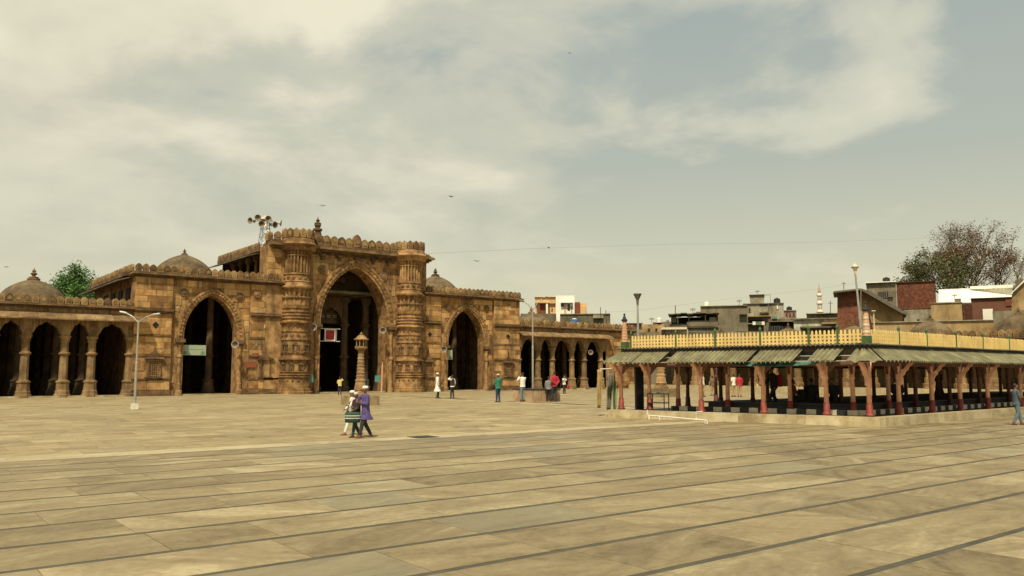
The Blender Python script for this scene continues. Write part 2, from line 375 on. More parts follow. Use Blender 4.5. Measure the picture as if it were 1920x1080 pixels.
tag(part('outlying_slabs', rest, M['slab'], court), 'marble slabs beyond the near rows', None, None, 'stuff')
pb = MB(); x = -30
while x < 68: w = random.uniform(1.6, 2.6); pb.box(x, x+w-0.006, YB, YB+0.85, -0.022, 0.0); x += w
x = YB+0.86
XB = 29.55
while x < 64: w = random.uniform(1.4, 2.2); pb.box(XB, XB+0.62, x, x+w-0.006, -0.022, 0.001); x += w
x = -30
while x < 27: w = random.uniform(1.4, 2.2); pb.box(x, x+w-0.006, 63.9, 64.9, -0.022, 0.001); x += w
part('pale_marble_band', pb, M['pale'], court)
fr = MB(); y = YB+0.87; row = 0
while y < 66.4:
    d = random.choice((0.62, 0.62, 0.9)); x = -30 + random.random()
    while x < 68.5:
        w = random.choice((0.9, 1.25, 1.6))
        inb = (x+w > XB-0.01 and x < XB+0.63) or (63.9 - d < y < 64.9 and x < 27.5)
        if not inb: fr.box(x, x+w-0.01, y, y+d-0.01, -0.022, random.uniform(-0.001, 0.001))
        elif x < XB and y < 63: fr.box(x, XB-0.01, y, y+d-0.01, -0.022, -0.0005); fr.box(XB+0.63, max(x+w-0.01, XB+0.7), y, y+d-0.01, -0.022, 0) if x+w > XB+0.75 else None
        x += w
    y += d
tag(part('small_slabs', fr, M['far'], court), 'small weathered marble slabs in front of the mosque', None, None, 'stuff')

# ------------------------------------------------------------------ mosque
YF = 66.0
hall = thing('mosque', (33.2, YF, 0), 'brown sandstone mosque with tall arched portal, ribbed towers and side arcades', 'mosque')
def arch_z(dx, w, h):
    u = min(abs(dx)/w, 1.0); return h*(.84*math.sqrt(1-u*u) + .16*(1-u))
def arch_wall(mb, x0, x1, z1, y0, y1, arches, z0=0.0, cusp=0.0):
    """wall from x0 to x1 with pointed openings (cx, w, springing, rise) cut down to z0"""
    xs = {x0, x1}
    for cx, w, zs, h in arches:
        for i in range(33): xs.add(cx + w*math.sin(math.pi/2*(i-16)/16))
    xs = sorted(x for x in xs if x0-1e-6 <= x <= x1+1e-6)
    def low(x, xm):
        for cx, w, zs, h in arches:
            if abs(xm-cx) < w:
                z = zs + arch_z(x-cx, w, h)
                if cusp: 
                    u = math.acos(max(-1, min(1, (x-cx)/w)))/math.pi
                    z -= cusp*(1-abs(math.sin(u*math.pi*5)))*min(1, 4*min(u, 1-u)+0.2)
                return z
        return z0
    for a, b in zip(xs, xs[1:]):
        if b-a < 1e-5: continue
        m = (a+b)/2; za, zb = low(a, m), low(b, m)
        mb.add([(a,y0,za),(b,y0,zb),(b,y0,z1),(a,y0,z1),(a,y1,za),(b,y1,zb),(b,y1,z1),(a,y1,z1)],
               [(0,1,2,3),(5,4,7,6),(3,2,6,7),(0,4,5,1)])
    for cx, w, zs, h in arches:                                  # jambs
        for s in (-1, 1):
            x = cx + s*w; mb.add([(x,y0,z0),(x,y1,z0),(x,y1,zs+0.001),(x,y0,zs+0.001)], [(0,1,2,3)])
    for x in (x0, x1): mb.add([(x,y0,z0),(x,y1,z0),(x,y1,z1),(x,y0,z1)], [(0,1,2,3)])
def arch_ring(mb, cx, w, zs, h, t0, t1, y0, y1, foot=0.0, n=40, teeth=0):
    half = []
    for i in range(n//2+1):
        a = math.pi/2*i/(n//2); x = w*math.cos(a); half.append((x, zs + arch_z(x, w, h)))
    def off(t):
        o = []
        for i, (x, z) in enumerate(half):
            if i == 0: nx, nz = 1.0, 0.0
            else:
                p, q = half[i-1], half[min(i+1, len(half)-1)]; dx, dz = q[0]-p[0], q[1]-p[1]; l = math.hypot(dx, dz); nx, nz = dz/l, -dx/l
            o.append((max(x+nx*t, 0), z+nz*t))
        o[-1] = (0, max(o[-1][1], o[-2][1]+.01))
        return [(cx-x, z) for x, z in o] + [(cx+x, z) for x, z in o[::-1]][1:]
    inn, out = off(t0), off(t1)
    if foot: inn = [(inn[0][0], zs-foot)] + inn + [(inn[-1][0], zs-foot)]; out = [(out[0][0], zs-foot)] + out + [(out[-1][0], zs-foot)]
    for i in range(len(inn)-1):
        a, b_, c, d = inn[i], inn[i+1], out[i+1], out[i]
        yy = y0 - (0.04 if teeth and i % 2 else 0)
        mb.add([(a[0],yy,a[1]),(b_[0],yy,b_[1]),(c[0],yy,c[1]),(d[0],yy,d[1]),(a[0],y1,a[1]),(b_[0],y1,b_[1]),(c[0],y1,c[1]),(d[0],y1,d[1])],
               [(0,3,2,1),(0,1,5,4),(1,2,6,5),(2,3,7,6),(3,0,4,7),(4,5,6,7)])

AL = (20.9, 2.08, 4.6, 3.25); AR = (45.4, 2.12, 4.6, 3.3); AP = (33.3, 3.27, 6.15, 4.85)
# backing walls with true openings
wl = MB(); arch_wall(wl, 15.1, 26.6, 9.1, YF, YF+1.1, [AL]); part('wall', wl, M['carve'], hall)
wr = MB(); arch_wall(wr, 40.0, 51.8, 9.1, YF, YF+1.1, [AR]); part('wall', wr, M['carve'], hall)
wp = MB(); arch_wall(wp, 25.2, 40.6, 12.3, YF-0.25, YF+1.5, [AP]); part('wall', wp, M['carve'], hall)
# side and rear walls
for a, b_ in ((15.3, 16.1), (50.8, 51.6)): sw = MB(); sw.box(a, b_, YF+1.103, YF+15, 0, 9.1); part('side_wall', sw, M['carve'], hall)
bk = MB(); bk.box(-2, 68.5, YF+24, YF+25, 0, 6.6); bk.box(15.3, 51.6, YF+15.01, YF+15.6, 6.2, 9.1); bk.box(68, 68.6, YF+.95, YF+24, 0, 6.6); bk.box(-2.6, -2, YF+.5, YF+24, 0, 6.6); tag(part('outer_wall', bk, M['inner'], hall), None, None, None, 'stuff')
rf = MB(); rf.box(16.11, 50.79, YF+1.51, YF+15, 8.85, 9.08); rf.box(-2, 15.29, YF+0.95, YF+24, 6.3, 6.55); rf.box(51.61, 68, YF+0.95, YF+24, 6.3, 6.55); rf.box(15.31, 51.6, YF+15.61, YF+24, 6.3, 6.55)
part('roof_slab', rf, M['roof'], hall)
fl = MB(); fl.box(-2, 68, YF+0.4, YF+24, -0.05, 0.05); part('hall_floor', fl, M['inner'], hall)
# dressed blocks
blk_cache = {}
block_budget = [296]
restb = MB()
def in_arch(x0, x1, z0, z1, arc, margin):
    cx, w, zs, h = arc
    for x in (x0, (x0+x1)/2, x1):
        for z in (z0, (z0+z1)/2, z1):
            if abs(x-cx) < w+margin:
                if z < zs: return True
                ww = w+margin; hh = h + margin*1.05
                if z < zs + arch_z(x-cx, ww, hh): return True
    return False
def lay_blocks(x0, x1, z0, z1, Y, arc=None, margin=0.62, skip=(), proud=0.045, ch=0.50, indiv=True):
    z = z0; 
    rows = max(1, round((z1-z0)/ch)); h = (z1-z0)/rows
    for r in range(rows):
        x = x0; first = True
        while x < x1 - 0.02:
            w = random.choice((0.8, 1.1, 1.5, 1.9)) * (0.6 if first and r % 2 else 1); first = False
            if x1 - x - w < 0.45: w = x1 - x
            zz = z0 + r*h
            bad = arc and in_arch(x, x+w, zz, zz+h, arc, margin)
            if bad and w > 0.55:                                # try half blocks next to the arch
                for a in (0, 0.5):
                    xa, xb2 = x + a*w, x + (a+0.5)*w
                    if not in_arch(xa, xb2, zz, zz+h, arc, margin-0.15): put_block(xa, xb2, zz, zz+h, Y, proud, indiv)
            elif not bad and not any(sx0 < x+w and sx1 > x and sz0 < zz+h and sz1 > zz for sx0, sx1, sz0, sz1 in skip):
                put_block(x, x+w, zz, zz+h, Y, proud, indiv)
            x += w
def put_block(xa, xb, za, zb, Y, proud, indiv):
    g_ = 0.009; p = proud + random.uniform(-0.014, 0.014)
    w = round(xb-xa-2*g_, 2); h = round(zb-za-2*g_, 2)
    if indiv and block_budget[0] > 0:
        block_budget[0] -= 1
        if (w, h) not in blk_cache:
            m_ = MB(); m_.bev(0, w, 0, 0.10, 0, h, 0.013); me = m_.mesh('stone_block'); me.materials.append(M['block']); blk_cache[(w, h)] = me
        link('stone_block', blk_cache[(w, h)], hall, None, (xa+g_-33.2, Y-p-YF, za+g_))
    else: restb.bev(xa+g_, xa+g_+w, Y-p, Y-p+0.1, za+g_, za+g_+h, 0.013)
BANDS = [(0.45, 1.17), (1.33, 3.0), (3.14, 4.48), (4.62, 6.25), (6.62, 8.95)]
for (x0, x1, Y, arc, sk) in [(15.1, 17.85, YF-0.25, None, [(16.05, 17.25, 1.4, 3.0)]), (23.95, 26.45, YF-0.15, None, [(24.75, 25.9, 1.4, 3.0)]),
                             (40.35, 42.35, YF-0.15, None, [(40.5, 41.45, 1.4, 3.0)]), (48.55, 51.8, YF-0.25, None, [(49.7, 50.95, 1.4, 3.0)]),
                             (17.87, 23.93, YF, AL, []), (42.37, 48.53, YF, AR, [])]:
    if Y < YF:
        m_ = MB(); m_.box(x0, x1, Y, YF-0.003, 0, 9.09); part('pier', m_, M['carve'], hall)
    bands = BANDS if arc is None else [(0.45, 8.95)]
    for z0, z1 in bands: lay_blocks(x0+0.01, x1-0.01, z0, z1, Y, arc, skip=sk)
    if arc is None:                                             # string courses
        for z0, z1, p in ((0, 0.16, 0.22), (0.16, 0.43, 0.12), (1.18, 1.32, 0.10), (3.01, 3.13, 0.08), (4.49, 4.61, 0.09), (6.27, 6.40, 0.17), (6.40, 6.52, 0.28), (6.52, 6.60, 0.20)):
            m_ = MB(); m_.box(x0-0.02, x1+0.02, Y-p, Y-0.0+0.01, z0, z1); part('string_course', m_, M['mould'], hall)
    else:
        m_ = MB()
        for a, b_ in ((x0, arc[0]-arc[1]-0.02), (arc[0]+arc[1]+0.02, x1)): m_.box(a, b_, Y-0.12, Y+0.01, 0, 0.43)
        part('plinth_moulding', m_, M['mould'], hall)
lay_blocks(29.2, 37.3, 6.2, 11.7, YF-0.25, AP, 0.75)
lay_blocks(25.2, 26.4, 9.4, 11.8, YF-0.25, None)
# solid end of the right arcade and the courtyard corner
m_ = MB(); m_.box(64.1, 68.6, YF-0.05, YF+0.9, 0, 6.3); part('wall', m_, M['carve'], hall)
lay_blocks(64.15, 68.5, 0.3, 6.2, YF-0.05, None, indiv=False)
tag(part('joined_blocks', restb, M['block'], hall), 'stone blocks of the portal and the arcade end', None, None, 'stuff') if restb.v else None

# arch mouldings
for arc, t, Y in ((AL, 0.52, YF), (AR, 0.52, YF), (AP, 0.72, YF-0.25)):
    m_ = MB()
    arch_ring(m_, *arc, -0.003, t*0.3, Y-0.06, Y+0.3, 0.25)
    arch_ring(m_, *arc, t*0.3, t*0.72, Y-0.13, Y+0.05, 0.25, teeth=1, n=64)
    arch_ring(m_, *arc, t*0.72, t, Y-0.20, Y+0.05, 0.25)
    part('arch_moulding', m_, M['carve'], hall)
    for s in (-1, 1):                                           # imposts and jamb shafts
        m_ = MB(); x = arc[0] + s*(arc[1]+t/2)
        m_.box(x-t/2-0.08, x+t/2+0.1, Y-0.24, Y+0.06, arc[2]-0.52, arc[2]-0.25)
        m_.box(x-t/2-0.02, x+t/2, Y-0.12, Y+0.06, arc[2]-0.72, arc[2]-0.52)
        part('impost', m_, M['mould'], hall)
        m_ = MB(); m_.lathe([(0, .3), (.35, .3), (.4, .2), (.9, .2), (.95, .16), (2.9, .15), (2.95, .22), (3.1, .22), (3.15, .15), (arc[2]-.9, .15), (arc[2]-.72, .22)], 12, x, Y-0.0, fl=None)
        part('jamb_shaft', m_, M['carve'], hall)
# round bosses in the spandrels
boss = MB(); boss.lathe([(0, .34), (.05, .34), (.08, .28), (.06, .2), (.10, .14), (.11, .02)], 18); bme = boss.mesh('boss'); bme.materials.append(M['mould'])
for x, z, Y, s in ((18.7, 7.95, YF, 1), (23.1, 7.85, YF, 1), (24.45, 8.15, YF-0.2, .9), (43.2, 8.05, YF, 1), (47.75, 8.1, YF, 1), (30.1, 10.6, YF-0.25, 1.25), (36.0, 10.4, YF-0.25, 1.25)):
    o = link('boss', bme, hall, None, (x-33.2, Y-0.03-YF, z)); o.rotation_euler.x = R(90); o.scale = (s, s, s*1.4)
# pierced diamonds
for x, z, Y in ((16.65, 5.35, YF-0.25), (25.35, 5.3, YF-0.15), (41.1, 5.35, YF-0.15), (50.3, 5.4, YF-0.25)):
    m_ = MB(); m_.prism([(x, z-.27), (x+.25, z), (x, z+.27), (x-.25, z)], Y-0.064, Y-0.03); o = part('pierced_diamond', m_, M['dark'], hall)
# blind lattice windows with a pointed hood
for x, Y in ((16.65, YF-0.25), (25.3, YF-0.15), (40.95, YF-0.15), (50.3, YF-0.25)):
    m_ = MB(); m_.box(x-.5, x-.36, Y-.12, Y+.01, 1.42, 2.78); m_.box(x+.36, x+.5, Y-.12, Y+.01, 1.42, 2.78); m_.box(x-.62, x+.62, Y-.2, Y+.01, 1.33, 1.42)
    m_.box(x-.66, x+.66, Y-.26, Y+.01, 2.78, 2.92)
    w_ = part('lattice_window', m_, M['mould'], hall)
    m_ = MB(); m_.prism([(x-.56, 2.93), (x+.56, 2.93), (x+.36, 3.06), (x+.3, 3.2), (x+.12, 3.3), (x+.05, 3.55), (x, 3.95), (x-.05, 3.55), (x-.12, 3.3), (x-.3, 3.2), (x-.36, 3.06)], Y-.14, Y+.01); part('pointed_hood', m_, M['mould'], w_)
    m_ = MB(); m_.box(x-.36, x+.36, Y-.012, Y+.01, 1.42, 2.78); part('recess', m_, M['inner'], w_)
    m_ = MB()
    for i in range(5): m_.box(x-.3+i*.15-.025, x-.3+i*.15+.025, Y-.05, Y-.015, 1.42, 2.78)
    for i in range(8): m_.box(x-.36, x+.36, Y-.058, Y-.052, 1.5+i*.165, 1.55+i*.165)
    part('lattice', m_, M['carve'], w_)

# cornices and crests
mer = MB(); mer.prism([(-.21, 0), (.21, 0), (.225, .14), (.25, .3), (.2, .44), (.1, .53), (0, .58), (-.1, .53), (-.2, .44), (-.25, .3), (-.225, .14)], -.1, .1)
mer.prism([(-.12, .14), (.12, .14), (.13, .3), (0, .44), (-.13, .3)], -.125, -.098)
mer_me = mer.mesh('merlon'); mer_me.materials.append(M['merlon'])
def crest(p0, p1, z, s=1.0, par=None, zb=0.09):
    p0, p1 = Vector(p0), Vector(p1); L = (p1-p0).length; n = max(1, round(L/(.525*s))); ang = math.atan2((p1-p0).y, (p1-p0).x)
    pl = wloc(par or hall)
    for i in range(n):
        p = p0 + (p1-p0)*((i+.5)/n)
        o = link('merlon', mer_me, par or hall, None, (p.x-pl.x, p.y-pl.y, z)); o.rotation_euler.z = ang + random.uniform(-.03, .03); o.rotation_euler.x = random.uniform(-.03, .03)
        k = s*random.uniform(.95, 1.03); o.scale = (s*0.99, s, k)
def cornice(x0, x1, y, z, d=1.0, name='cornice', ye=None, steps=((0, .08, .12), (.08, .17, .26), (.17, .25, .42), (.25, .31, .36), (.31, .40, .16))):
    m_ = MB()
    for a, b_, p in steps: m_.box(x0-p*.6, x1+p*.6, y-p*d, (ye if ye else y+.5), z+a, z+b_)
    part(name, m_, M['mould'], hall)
# left and right blocks
cornice(15.05, 26.35, YF-0.25, 8.98, ye=YF+0.6); crest((15.0, YF-.3), (26.3, YF-.3), 9.38)
cornice(40.5, 51.85, YF-0.25, 8.98, ye=YF+0.6); crest((40.6, YF-.3), (51.9, YF-.3), 9.38)
m_ = MB(); m_.box(14.6, 15.29, YF+.9, YF+15.2, 9.1, 9.38); part('cornice', m_, M['mould'], hall); crest((14.95, YF+15.2), (14.95, YF), 9.38)
m_ = MB()
m_.add([(14.0, YF+.6, 8.62), (14.0, YF+15.6, 8.62), (15.3, YF+15.6, 9.06), (15.3, YF+.6, 9.06), (14.0, YF+.6, 8.72), (14.0, YF+15.6, 8.72), (15.3, YF+15.6, 9.098), (15.3, YF+.6, 9.098)],
       [(0,1,2,3),(4,7,6,5),(0,4,5,1),(1,5,6,2),(3,2,6,7),(0,3,7,4)])
part('side_eave', m_, M['roof'], hall)
for i in range(5): m_ = MB(); m_.box(15.22, 15.32, YF+2.0+i*2.6, YF+3.3+i*2.6, 7.2, 8.3); part('clerestory_opening', m_, M['dark'], hall)
# portal
cornice(25.65, 40.7, YF-0.25, 12.05, 1.3, ye=YF+1.2, steps=((0, .12, .14), (.12, .26, .34), (.26, .40, .62), (.40, .50, .52), (.50, .62, .32), (.62, .80, .18)))
m_ = MB()
for i in range(50): m_.box(29.25+i*.16, 29.33+i*.16, YF-.25-.28, YF-.25, 11.92, 12.045)
tag(part('dentil_row', m_, M['mould'], hall), None, None, None, 'stuff')
for i in range(5):
    m_ = MB(); x = 30.0 + i*1.62
    m_.prism([(x-.16, 11.9), (x-.1, 11.45), (x+.1, 11.45), (x+.16, 11.9)], YF-.55, YF-.25); m_.box(x-.22, x+.22, YF-.68, YF-.25, 11.8, 11.915); part('bracket', m_, M['mould'], hall)
crest((29.3, YF-.35), (32.85, YF-.35), 12.85, 1.38); crest((33.65, YF-.35), (37.3, YF-.35), 12.85, 1.38)
o = link('merlon', mer_me, hall, None, (33.25-33.2, -.36, 12.85)); o.scale = (1.6, 1.5, 1.95)
crest((25.6, YF-.3), (26.4, YF-.3), 12.85, 1.25); crest((25.6, YF+1.2), (25.6, YF), 12.85, 1.2)
# storey behind the portal
m_ = MB(); m_.box(25.4, 40.4, YF+1.6, YF+12, 11.95, 12.2); part('roof_slab', m_, M['roof'], hall)
for a, b_ in ((25.1, 25.4), (40.4, 40.7)): m_ = MB(); m_.box(a, b_, YF+1.55, YF+12.2, 12.0, 12.36); part('cornice', m_, M['mould'], hall)
crest((25.2, YF+12.2), (25.2, YF+1.6), 12.36, .72)
m_ = MB()
m_.add([(24.2, YF+1.55, 11.5), (24.2, YF+12.6, 11.5), (25.4, YF+12.6, 11.9), (25.4, YF+1.55, 11.9), (24.2, YF+1.55, 11.6), (24.2, YF+12.6, 11.6), (25.4, YF+12.6, 11.945), (25.4, YF+1.55, 11.945)],
       [(0,1,2,3),(4,7,6,5),(0,4,5,1),(1,5,6,2),(3,2,6,7),(0,3,7,4)])
part('side_eave', m_, M['roof'], hall)
for i in range(6):
    m_ = MB(); m_.lathe([(9.1, .28), (9.4, .28), (9.45, .17), (11.4, .15), (11.45, .28), (11.9, .34)], 8, 25.9, YF+2.2+i*1.95); part('gallery_column', m_, M['pillar'], hall)
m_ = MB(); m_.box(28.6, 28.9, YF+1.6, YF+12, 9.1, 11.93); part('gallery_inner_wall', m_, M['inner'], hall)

# engaged buttress towers
TP = [(0,1.5),(.2,1.5),(.24,1.42),(.42,1.42),(.46,1.3),(.5,1.3),(.9,1.28),(1.3,1.26),(1.34,1.32),(1.4,1.38),(1.46,1.24),(1.52,1.24),(1.56,1.34),(1.64,1.34),(1.68,1.2),(1.76,1.2),(1.8,1.3),(1.88,1.3),(1.92,1.2),
      (2.75,1.2),(2.78,1.34),(2.82,1.42),(2.92,1.42),(2.94,1.24),(3.1,1.2),(3.3,1.2),(3.34,1.28),(3.44,1.28),(3.48,1.18),(4.4,1.17),(4.44,1.26),(4.54,1.26),(4.58,1.17),(5.1,1.16),(5.14,1.24),(5.24,1.24),(5.28,1.16),(5.8,1.16),
      (5.84,1.34),(5.88,1.40),(5.98,1.40),(6.0,1.24),(6.15,1.16),(6.2,1.16),(6.24,1.28),(6.34,1.28),(6.38,1.14),(6.46,1.14),(6.5,1.25),(6.6,1.25),(6.64,1.14),(6.72,1.14),(6.76,1.24),(6.86,1.24),(6.9,1.14),(7.05,1.14),(7.1,1.24),(7.3,1.26),(7.34,1.12)]
TF = [(7.36,1.16,.07),(7.9,1.16,.07),(7.94,1.24,0),(8.05,1.24,0),(8.09,1.10,.14),(8.45,1.13,.16),(8.72,1.22,.16),(8.74,1.34,0),(8.84,1.40,0),(8.96,1.40,0),(8.98,1.28,0),(9.06,1.18,0),(9.3,1.12,0),(9.34,1.18,0),(9.4,1.12,0),(9.9,1.12,0),(9.94,1.2,0),(10.02,1.2,0),(10.06,1.1,0)]
TU = [(10.08,1.14,.2),(11.45,1.14,.2),(11.5,1.2,.05),(11.58,1.2,.05),(11.62,1.12,.16),(11.93,1.22,.16),(11.96,1.42,0),(12.2,1.5,0),(12.32,1.7,0),(12.44,1.78,0),(12.5,1.6,0),(12.6,1.5,0),(12.66,1.42,0),(12.9,1.36,0),(13.0,1.3,0),(13.05,1.34,0)]
for tx, nm in ((27.8, 'left'), (38.75, 'right')):
    tw = MB(); tw.lathe([(a, b_*(1 if i % 1 == 0 else 1)) for i, (a, b_) in enumerate(TP)], 24, tx, YF-.35, a0=R(7.5))
    t = part('buttress_tower', tw, M['carve'], hall)
    t2 = MB(); t2.lathe(TF, 48, tx, YF-.35, fl=3); part('bracketed_band', t2, M['carve'], t)
    t3 = MB(); t3.lathe(TU, 72, tx, YF-.35, fl=3); part('fluted_drum', t3, M['carve'], t)
    # crown of merlons
    m_ = MB(); m_.lathe([(13.05, 1.24), (13.62, 1.24), (13.7, 1.1)], 24, tx, YF-.35); part('crown_wall', m_, M['mould'], t)
    for k in range(15):
        m_ = MB()
        a = 2*math.pi*k/15; Mx = Matrix.Translation((tx+1.27*math.cos(a), YF-.35+1.27*math.sin(a), 13.04)) @ Matrix.Rotation(a+math.pi/2, 4, 'Z') @ Matrix.Diagonal((1.04, .8, 1.33, 1))
        m_.add(mer.v, mer.f, Mx)
        part('crown_merlon', m_, M['merlon'], t)
    # carved niches round the shaft and bosses in the bands
    for (z, hh, rr, n, wd) in ((1.98, .62, 1.2, 10, .2), (3.5, .75, 1.18, 8, .26)):
        for k in range(n):
            m_ = MB()
            a = 2*math.pi*(k+.5)/n; Mx = Matrix.Translation((tx+rr*math.cos(a), YF-.35+rr*math.sin(a), z)) @ Matrix.Rotation(a+math.pi/2, 4, 'Z')
            m_.box(-wd, -wd*.65, -.07, .02, 0, hh*.7, Mx); m_.box(wd*.65, wd, -.07, .02, 0, hh*.7, Mx); m_.box(-wd*1.15, wd*1.15, -.1, .02, hh*.7, hh*.78, Mx); m_.box(-wd*1.15, wd*1.15, -.12, .02, -.05, .02, Mx)
            m_.prism([(-wd*1.0, hh*.78), (wd*1.0, hh*.78), (wd*.3, hh*1.0), (0, hh*1.25), (-wd*.3, hh*1.0)], -.08, .02, Mx)
            m_.box(-wd*.3, wd*.3, -.05, .02, .06, hh*.6, Mx)
            part('carved_niche', m_, M['mould'], t)
    m_ = MB()
    for (z, rr, n) in ((4.85, 1.17, 14), (9.62, 1.12, 14), (5.52, 1.16, 20), (1.1, 1.27, 18), (8.0, 1.24, 30)):
        for k in range(n):
            a = 2*math.pi*k/n; Mx = Matrix.Translation((tx+rr*math.cos(a), YF-.35+rr*math.sin(a), z)) @ Matrix.Rotation(a+math.pi/2, 4, 'Z') @ Matrix.Rotation(R(90), 4, 'X')
            s = .13 if n < 16 else .075
            m_.lathe([(-.01, s*1.2), (.04, s), (.07, s*.35)], 8, M=Mx)
    tag(part('boss_band', m_, M['mould'], t), None, None, None, 'stuff')

# stepped shared column
def col_profile(h, s=1.0, top=True):
    p = [(0, .56), (.2, .56), (.24, .50), (.45, .49), (.5, .44), (1.0, .42), (1.06, .48), (1.14, .48), (1.2, .34), (1.3, .30), (2.95, .28), (3.0, .33), (3.06, .40), (3.14, .40), (3.18, .32), (3.24, .28), (h-.45, .265), (h-.4, .31), (h-.32, .33), (h-.27, .29), (h, .44)]
    return [(z, r*s) for z, r in p]
colm = MB(); colm.lathe(col_profile(4.35), 8, a0=R(22.5)); col_me = colm.mesh('pillar'); col_me.materials.append(M['pillar'])
# arcades
LX = [-1.6, 0.3, 2.2, 3.9, 6.3, 8.22, 10.65, 12.42, 15.0]
RX = [51.9, 54.5, 56.45, 59.2, 61.0, 63.45, 64.3]
for xs, x0, x1, lab in ((LX, -2, 15.08, 'l'), (RX[:6], 51.82, 64.09, 'r')):
    for x in xs:
        link('pillar', col_me, hall, None, (x-33.2, 0.1, 0))
    m_ = MB(); arches = [((a+b_)/2, (b_-a)/2-.26, 4.25 if b_-a < 2.1 else 4.05, 1.1 if b_-a < 2.1 else 1.3) for a, b_ in zip(xs, xs[1:])]
    arch_wall(m_, x0, x1, 6.3, YF-.18, YF+.45, arches, 4.1, cusp=.10); part('arcade_wall', m_, M['pillar'], hall)
    # sloping stone eave laid in slabs
    n = round((x1-x0)/1.15); e0 = x0 + (0 if lab == 'l' else -.2); e1 = x1 + (.9 if lab == 'l' else .4)
    for i in range(n):
        a = e0 + (e1-e0)*i/n + .008; b_ = e0 + (e1-e0)*(i+1)/n - .008; z = random.uniform(-.015, .015)
        m_ = MB(); m_.add([(a, YF-1.05, 5.46+z), (b_, YF-1.05, 5.46+z), (b_, YF-.182, 5.92+z), (a, YF-.182, 5.92+z), (a, YF-1.05, 5.55+z), (b_, YF-1.05, 5.55+z), (b_, YF-.182, 6.03+z), (a, YF-.182, 6.03+z)],
               [(0,3,2,1),(4,5,6,7),(0,1,5,4),(1,2,6,5),(2,3,7,6),(3,0,4,7)])
        part('eave_slab', m_, M['pillar'], hall)
    xe0, xe1 = (x0, x1+.0) if lab == 'l' else (x0+.1, 68.6)
    cornice(xe0, xe1, YF-.18, 6.3, 1.0, ye=YF+.6, steps=((0, .08, .1), (.08, .17, .24), (.17, .26, .36), (.26, .34, .14)))
    crest((xe0, YF-.15), (xe1, YF-.15), 6.64)
m_ = MB(); m_.box(64.1, 64.5, YF-.2, YF+.4, 0, 6.29); part('pier', m_, M['carve'], hall)
# hall columns seen through the openings
inn = []
for y in (YF+3.4, YF+7.2, YF+12, YF+17):
    for x in LX[2:-1] + RX[1:6]: inn.append((x, y, 1.0))
for px, y in ((391, YF+3.4), (429, YF+8), (352, YF+11), (404, YF+13), (851, YF+3.4), (877, YF+7.5), (838, YF+11), (868, YF+13)): inn.append((fx(px, y), y, 1.45))
tallm = MB(); tallm.lathe(col_profile(8.85), 8, a0=R(22.5)); tall_me = tallm.mesh('hall_column'); M['dimpillar'] = stone('shade-darkened column stone', (0.06, 0.038, 0.019), (0.115, 0.072, 0.035), (0.17, 0.11, 0.055), 1.3, 0.3, 0.5); tall_me.materials.append(M['dimpillar'])  # dim copy of the pillar stone, shade inside the arches put into its colour
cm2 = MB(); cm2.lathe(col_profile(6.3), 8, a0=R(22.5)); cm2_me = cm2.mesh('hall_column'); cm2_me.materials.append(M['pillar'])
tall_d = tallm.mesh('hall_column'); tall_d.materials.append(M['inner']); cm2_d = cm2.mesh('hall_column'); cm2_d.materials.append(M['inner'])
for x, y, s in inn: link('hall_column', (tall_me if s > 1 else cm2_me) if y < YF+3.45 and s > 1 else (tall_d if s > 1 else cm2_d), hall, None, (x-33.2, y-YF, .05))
# inner screen of the portal
YS = YF+3.9
xl, xm, xr = fx(590, YS), fx(644, YS), fx(684, YS); xq = fx(735, YS)
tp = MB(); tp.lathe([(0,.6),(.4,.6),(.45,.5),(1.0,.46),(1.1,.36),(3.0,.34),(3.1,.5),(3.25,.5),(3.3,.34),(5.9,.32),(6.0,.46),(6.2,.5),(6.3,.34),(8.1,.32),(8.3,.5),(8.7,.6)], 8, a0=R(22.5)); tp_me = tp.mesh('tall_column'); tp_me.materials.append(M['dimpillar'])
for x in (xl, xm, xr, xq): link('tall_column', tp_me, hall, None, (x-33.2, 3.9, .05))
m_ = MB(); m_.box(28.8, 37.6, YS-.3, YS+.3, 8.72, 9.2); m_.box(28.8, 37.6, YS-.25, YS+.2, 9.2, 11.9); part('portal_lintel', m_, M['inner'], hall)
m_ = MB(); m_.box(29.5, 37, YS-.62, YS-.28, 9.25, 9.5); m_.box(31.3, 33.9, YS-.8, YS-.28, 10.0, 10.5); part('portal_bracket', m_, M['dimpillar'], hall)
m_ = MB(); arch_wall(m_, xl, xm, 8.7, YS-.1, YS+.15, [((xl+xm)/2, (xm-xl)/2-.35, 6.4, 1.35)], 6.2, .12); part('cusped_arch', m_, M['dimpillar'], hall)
m_ = MB(); m_.box(xl+.2, xm-.2, YS+.6, YS+.7, 6.3, 8.7); part('pierced_panel', m_, M['inner'], hall)
m_ = MB()
for r_ in range(2):
    for gx in range(3):
        for i in range(3): cx_ = xl+.75+gx*.62+i*.13; m_.prism([(cx_, 6.85+r_*.16), (cx_+.045, 6.9+r_*.16), (cx_, 6.95+r_*.16), (cx_-.045, 6.9+r_*.16)], YS+.56, YS+.59)
part('lattice_light', m_, M['cream'], hall)
m_ = MB(); m_.box(27.0, 28.9, YF+1.51, YF+12, .05, 8.84); m_.box(37.7, 39.5, YF+1.51, YF+12, .05, 8.84); m_.box(25.5, 40.3, YF+11.6, YF+11.9, 8.86, 11.94); part('inner_pier', m_, M['inner'], hall)
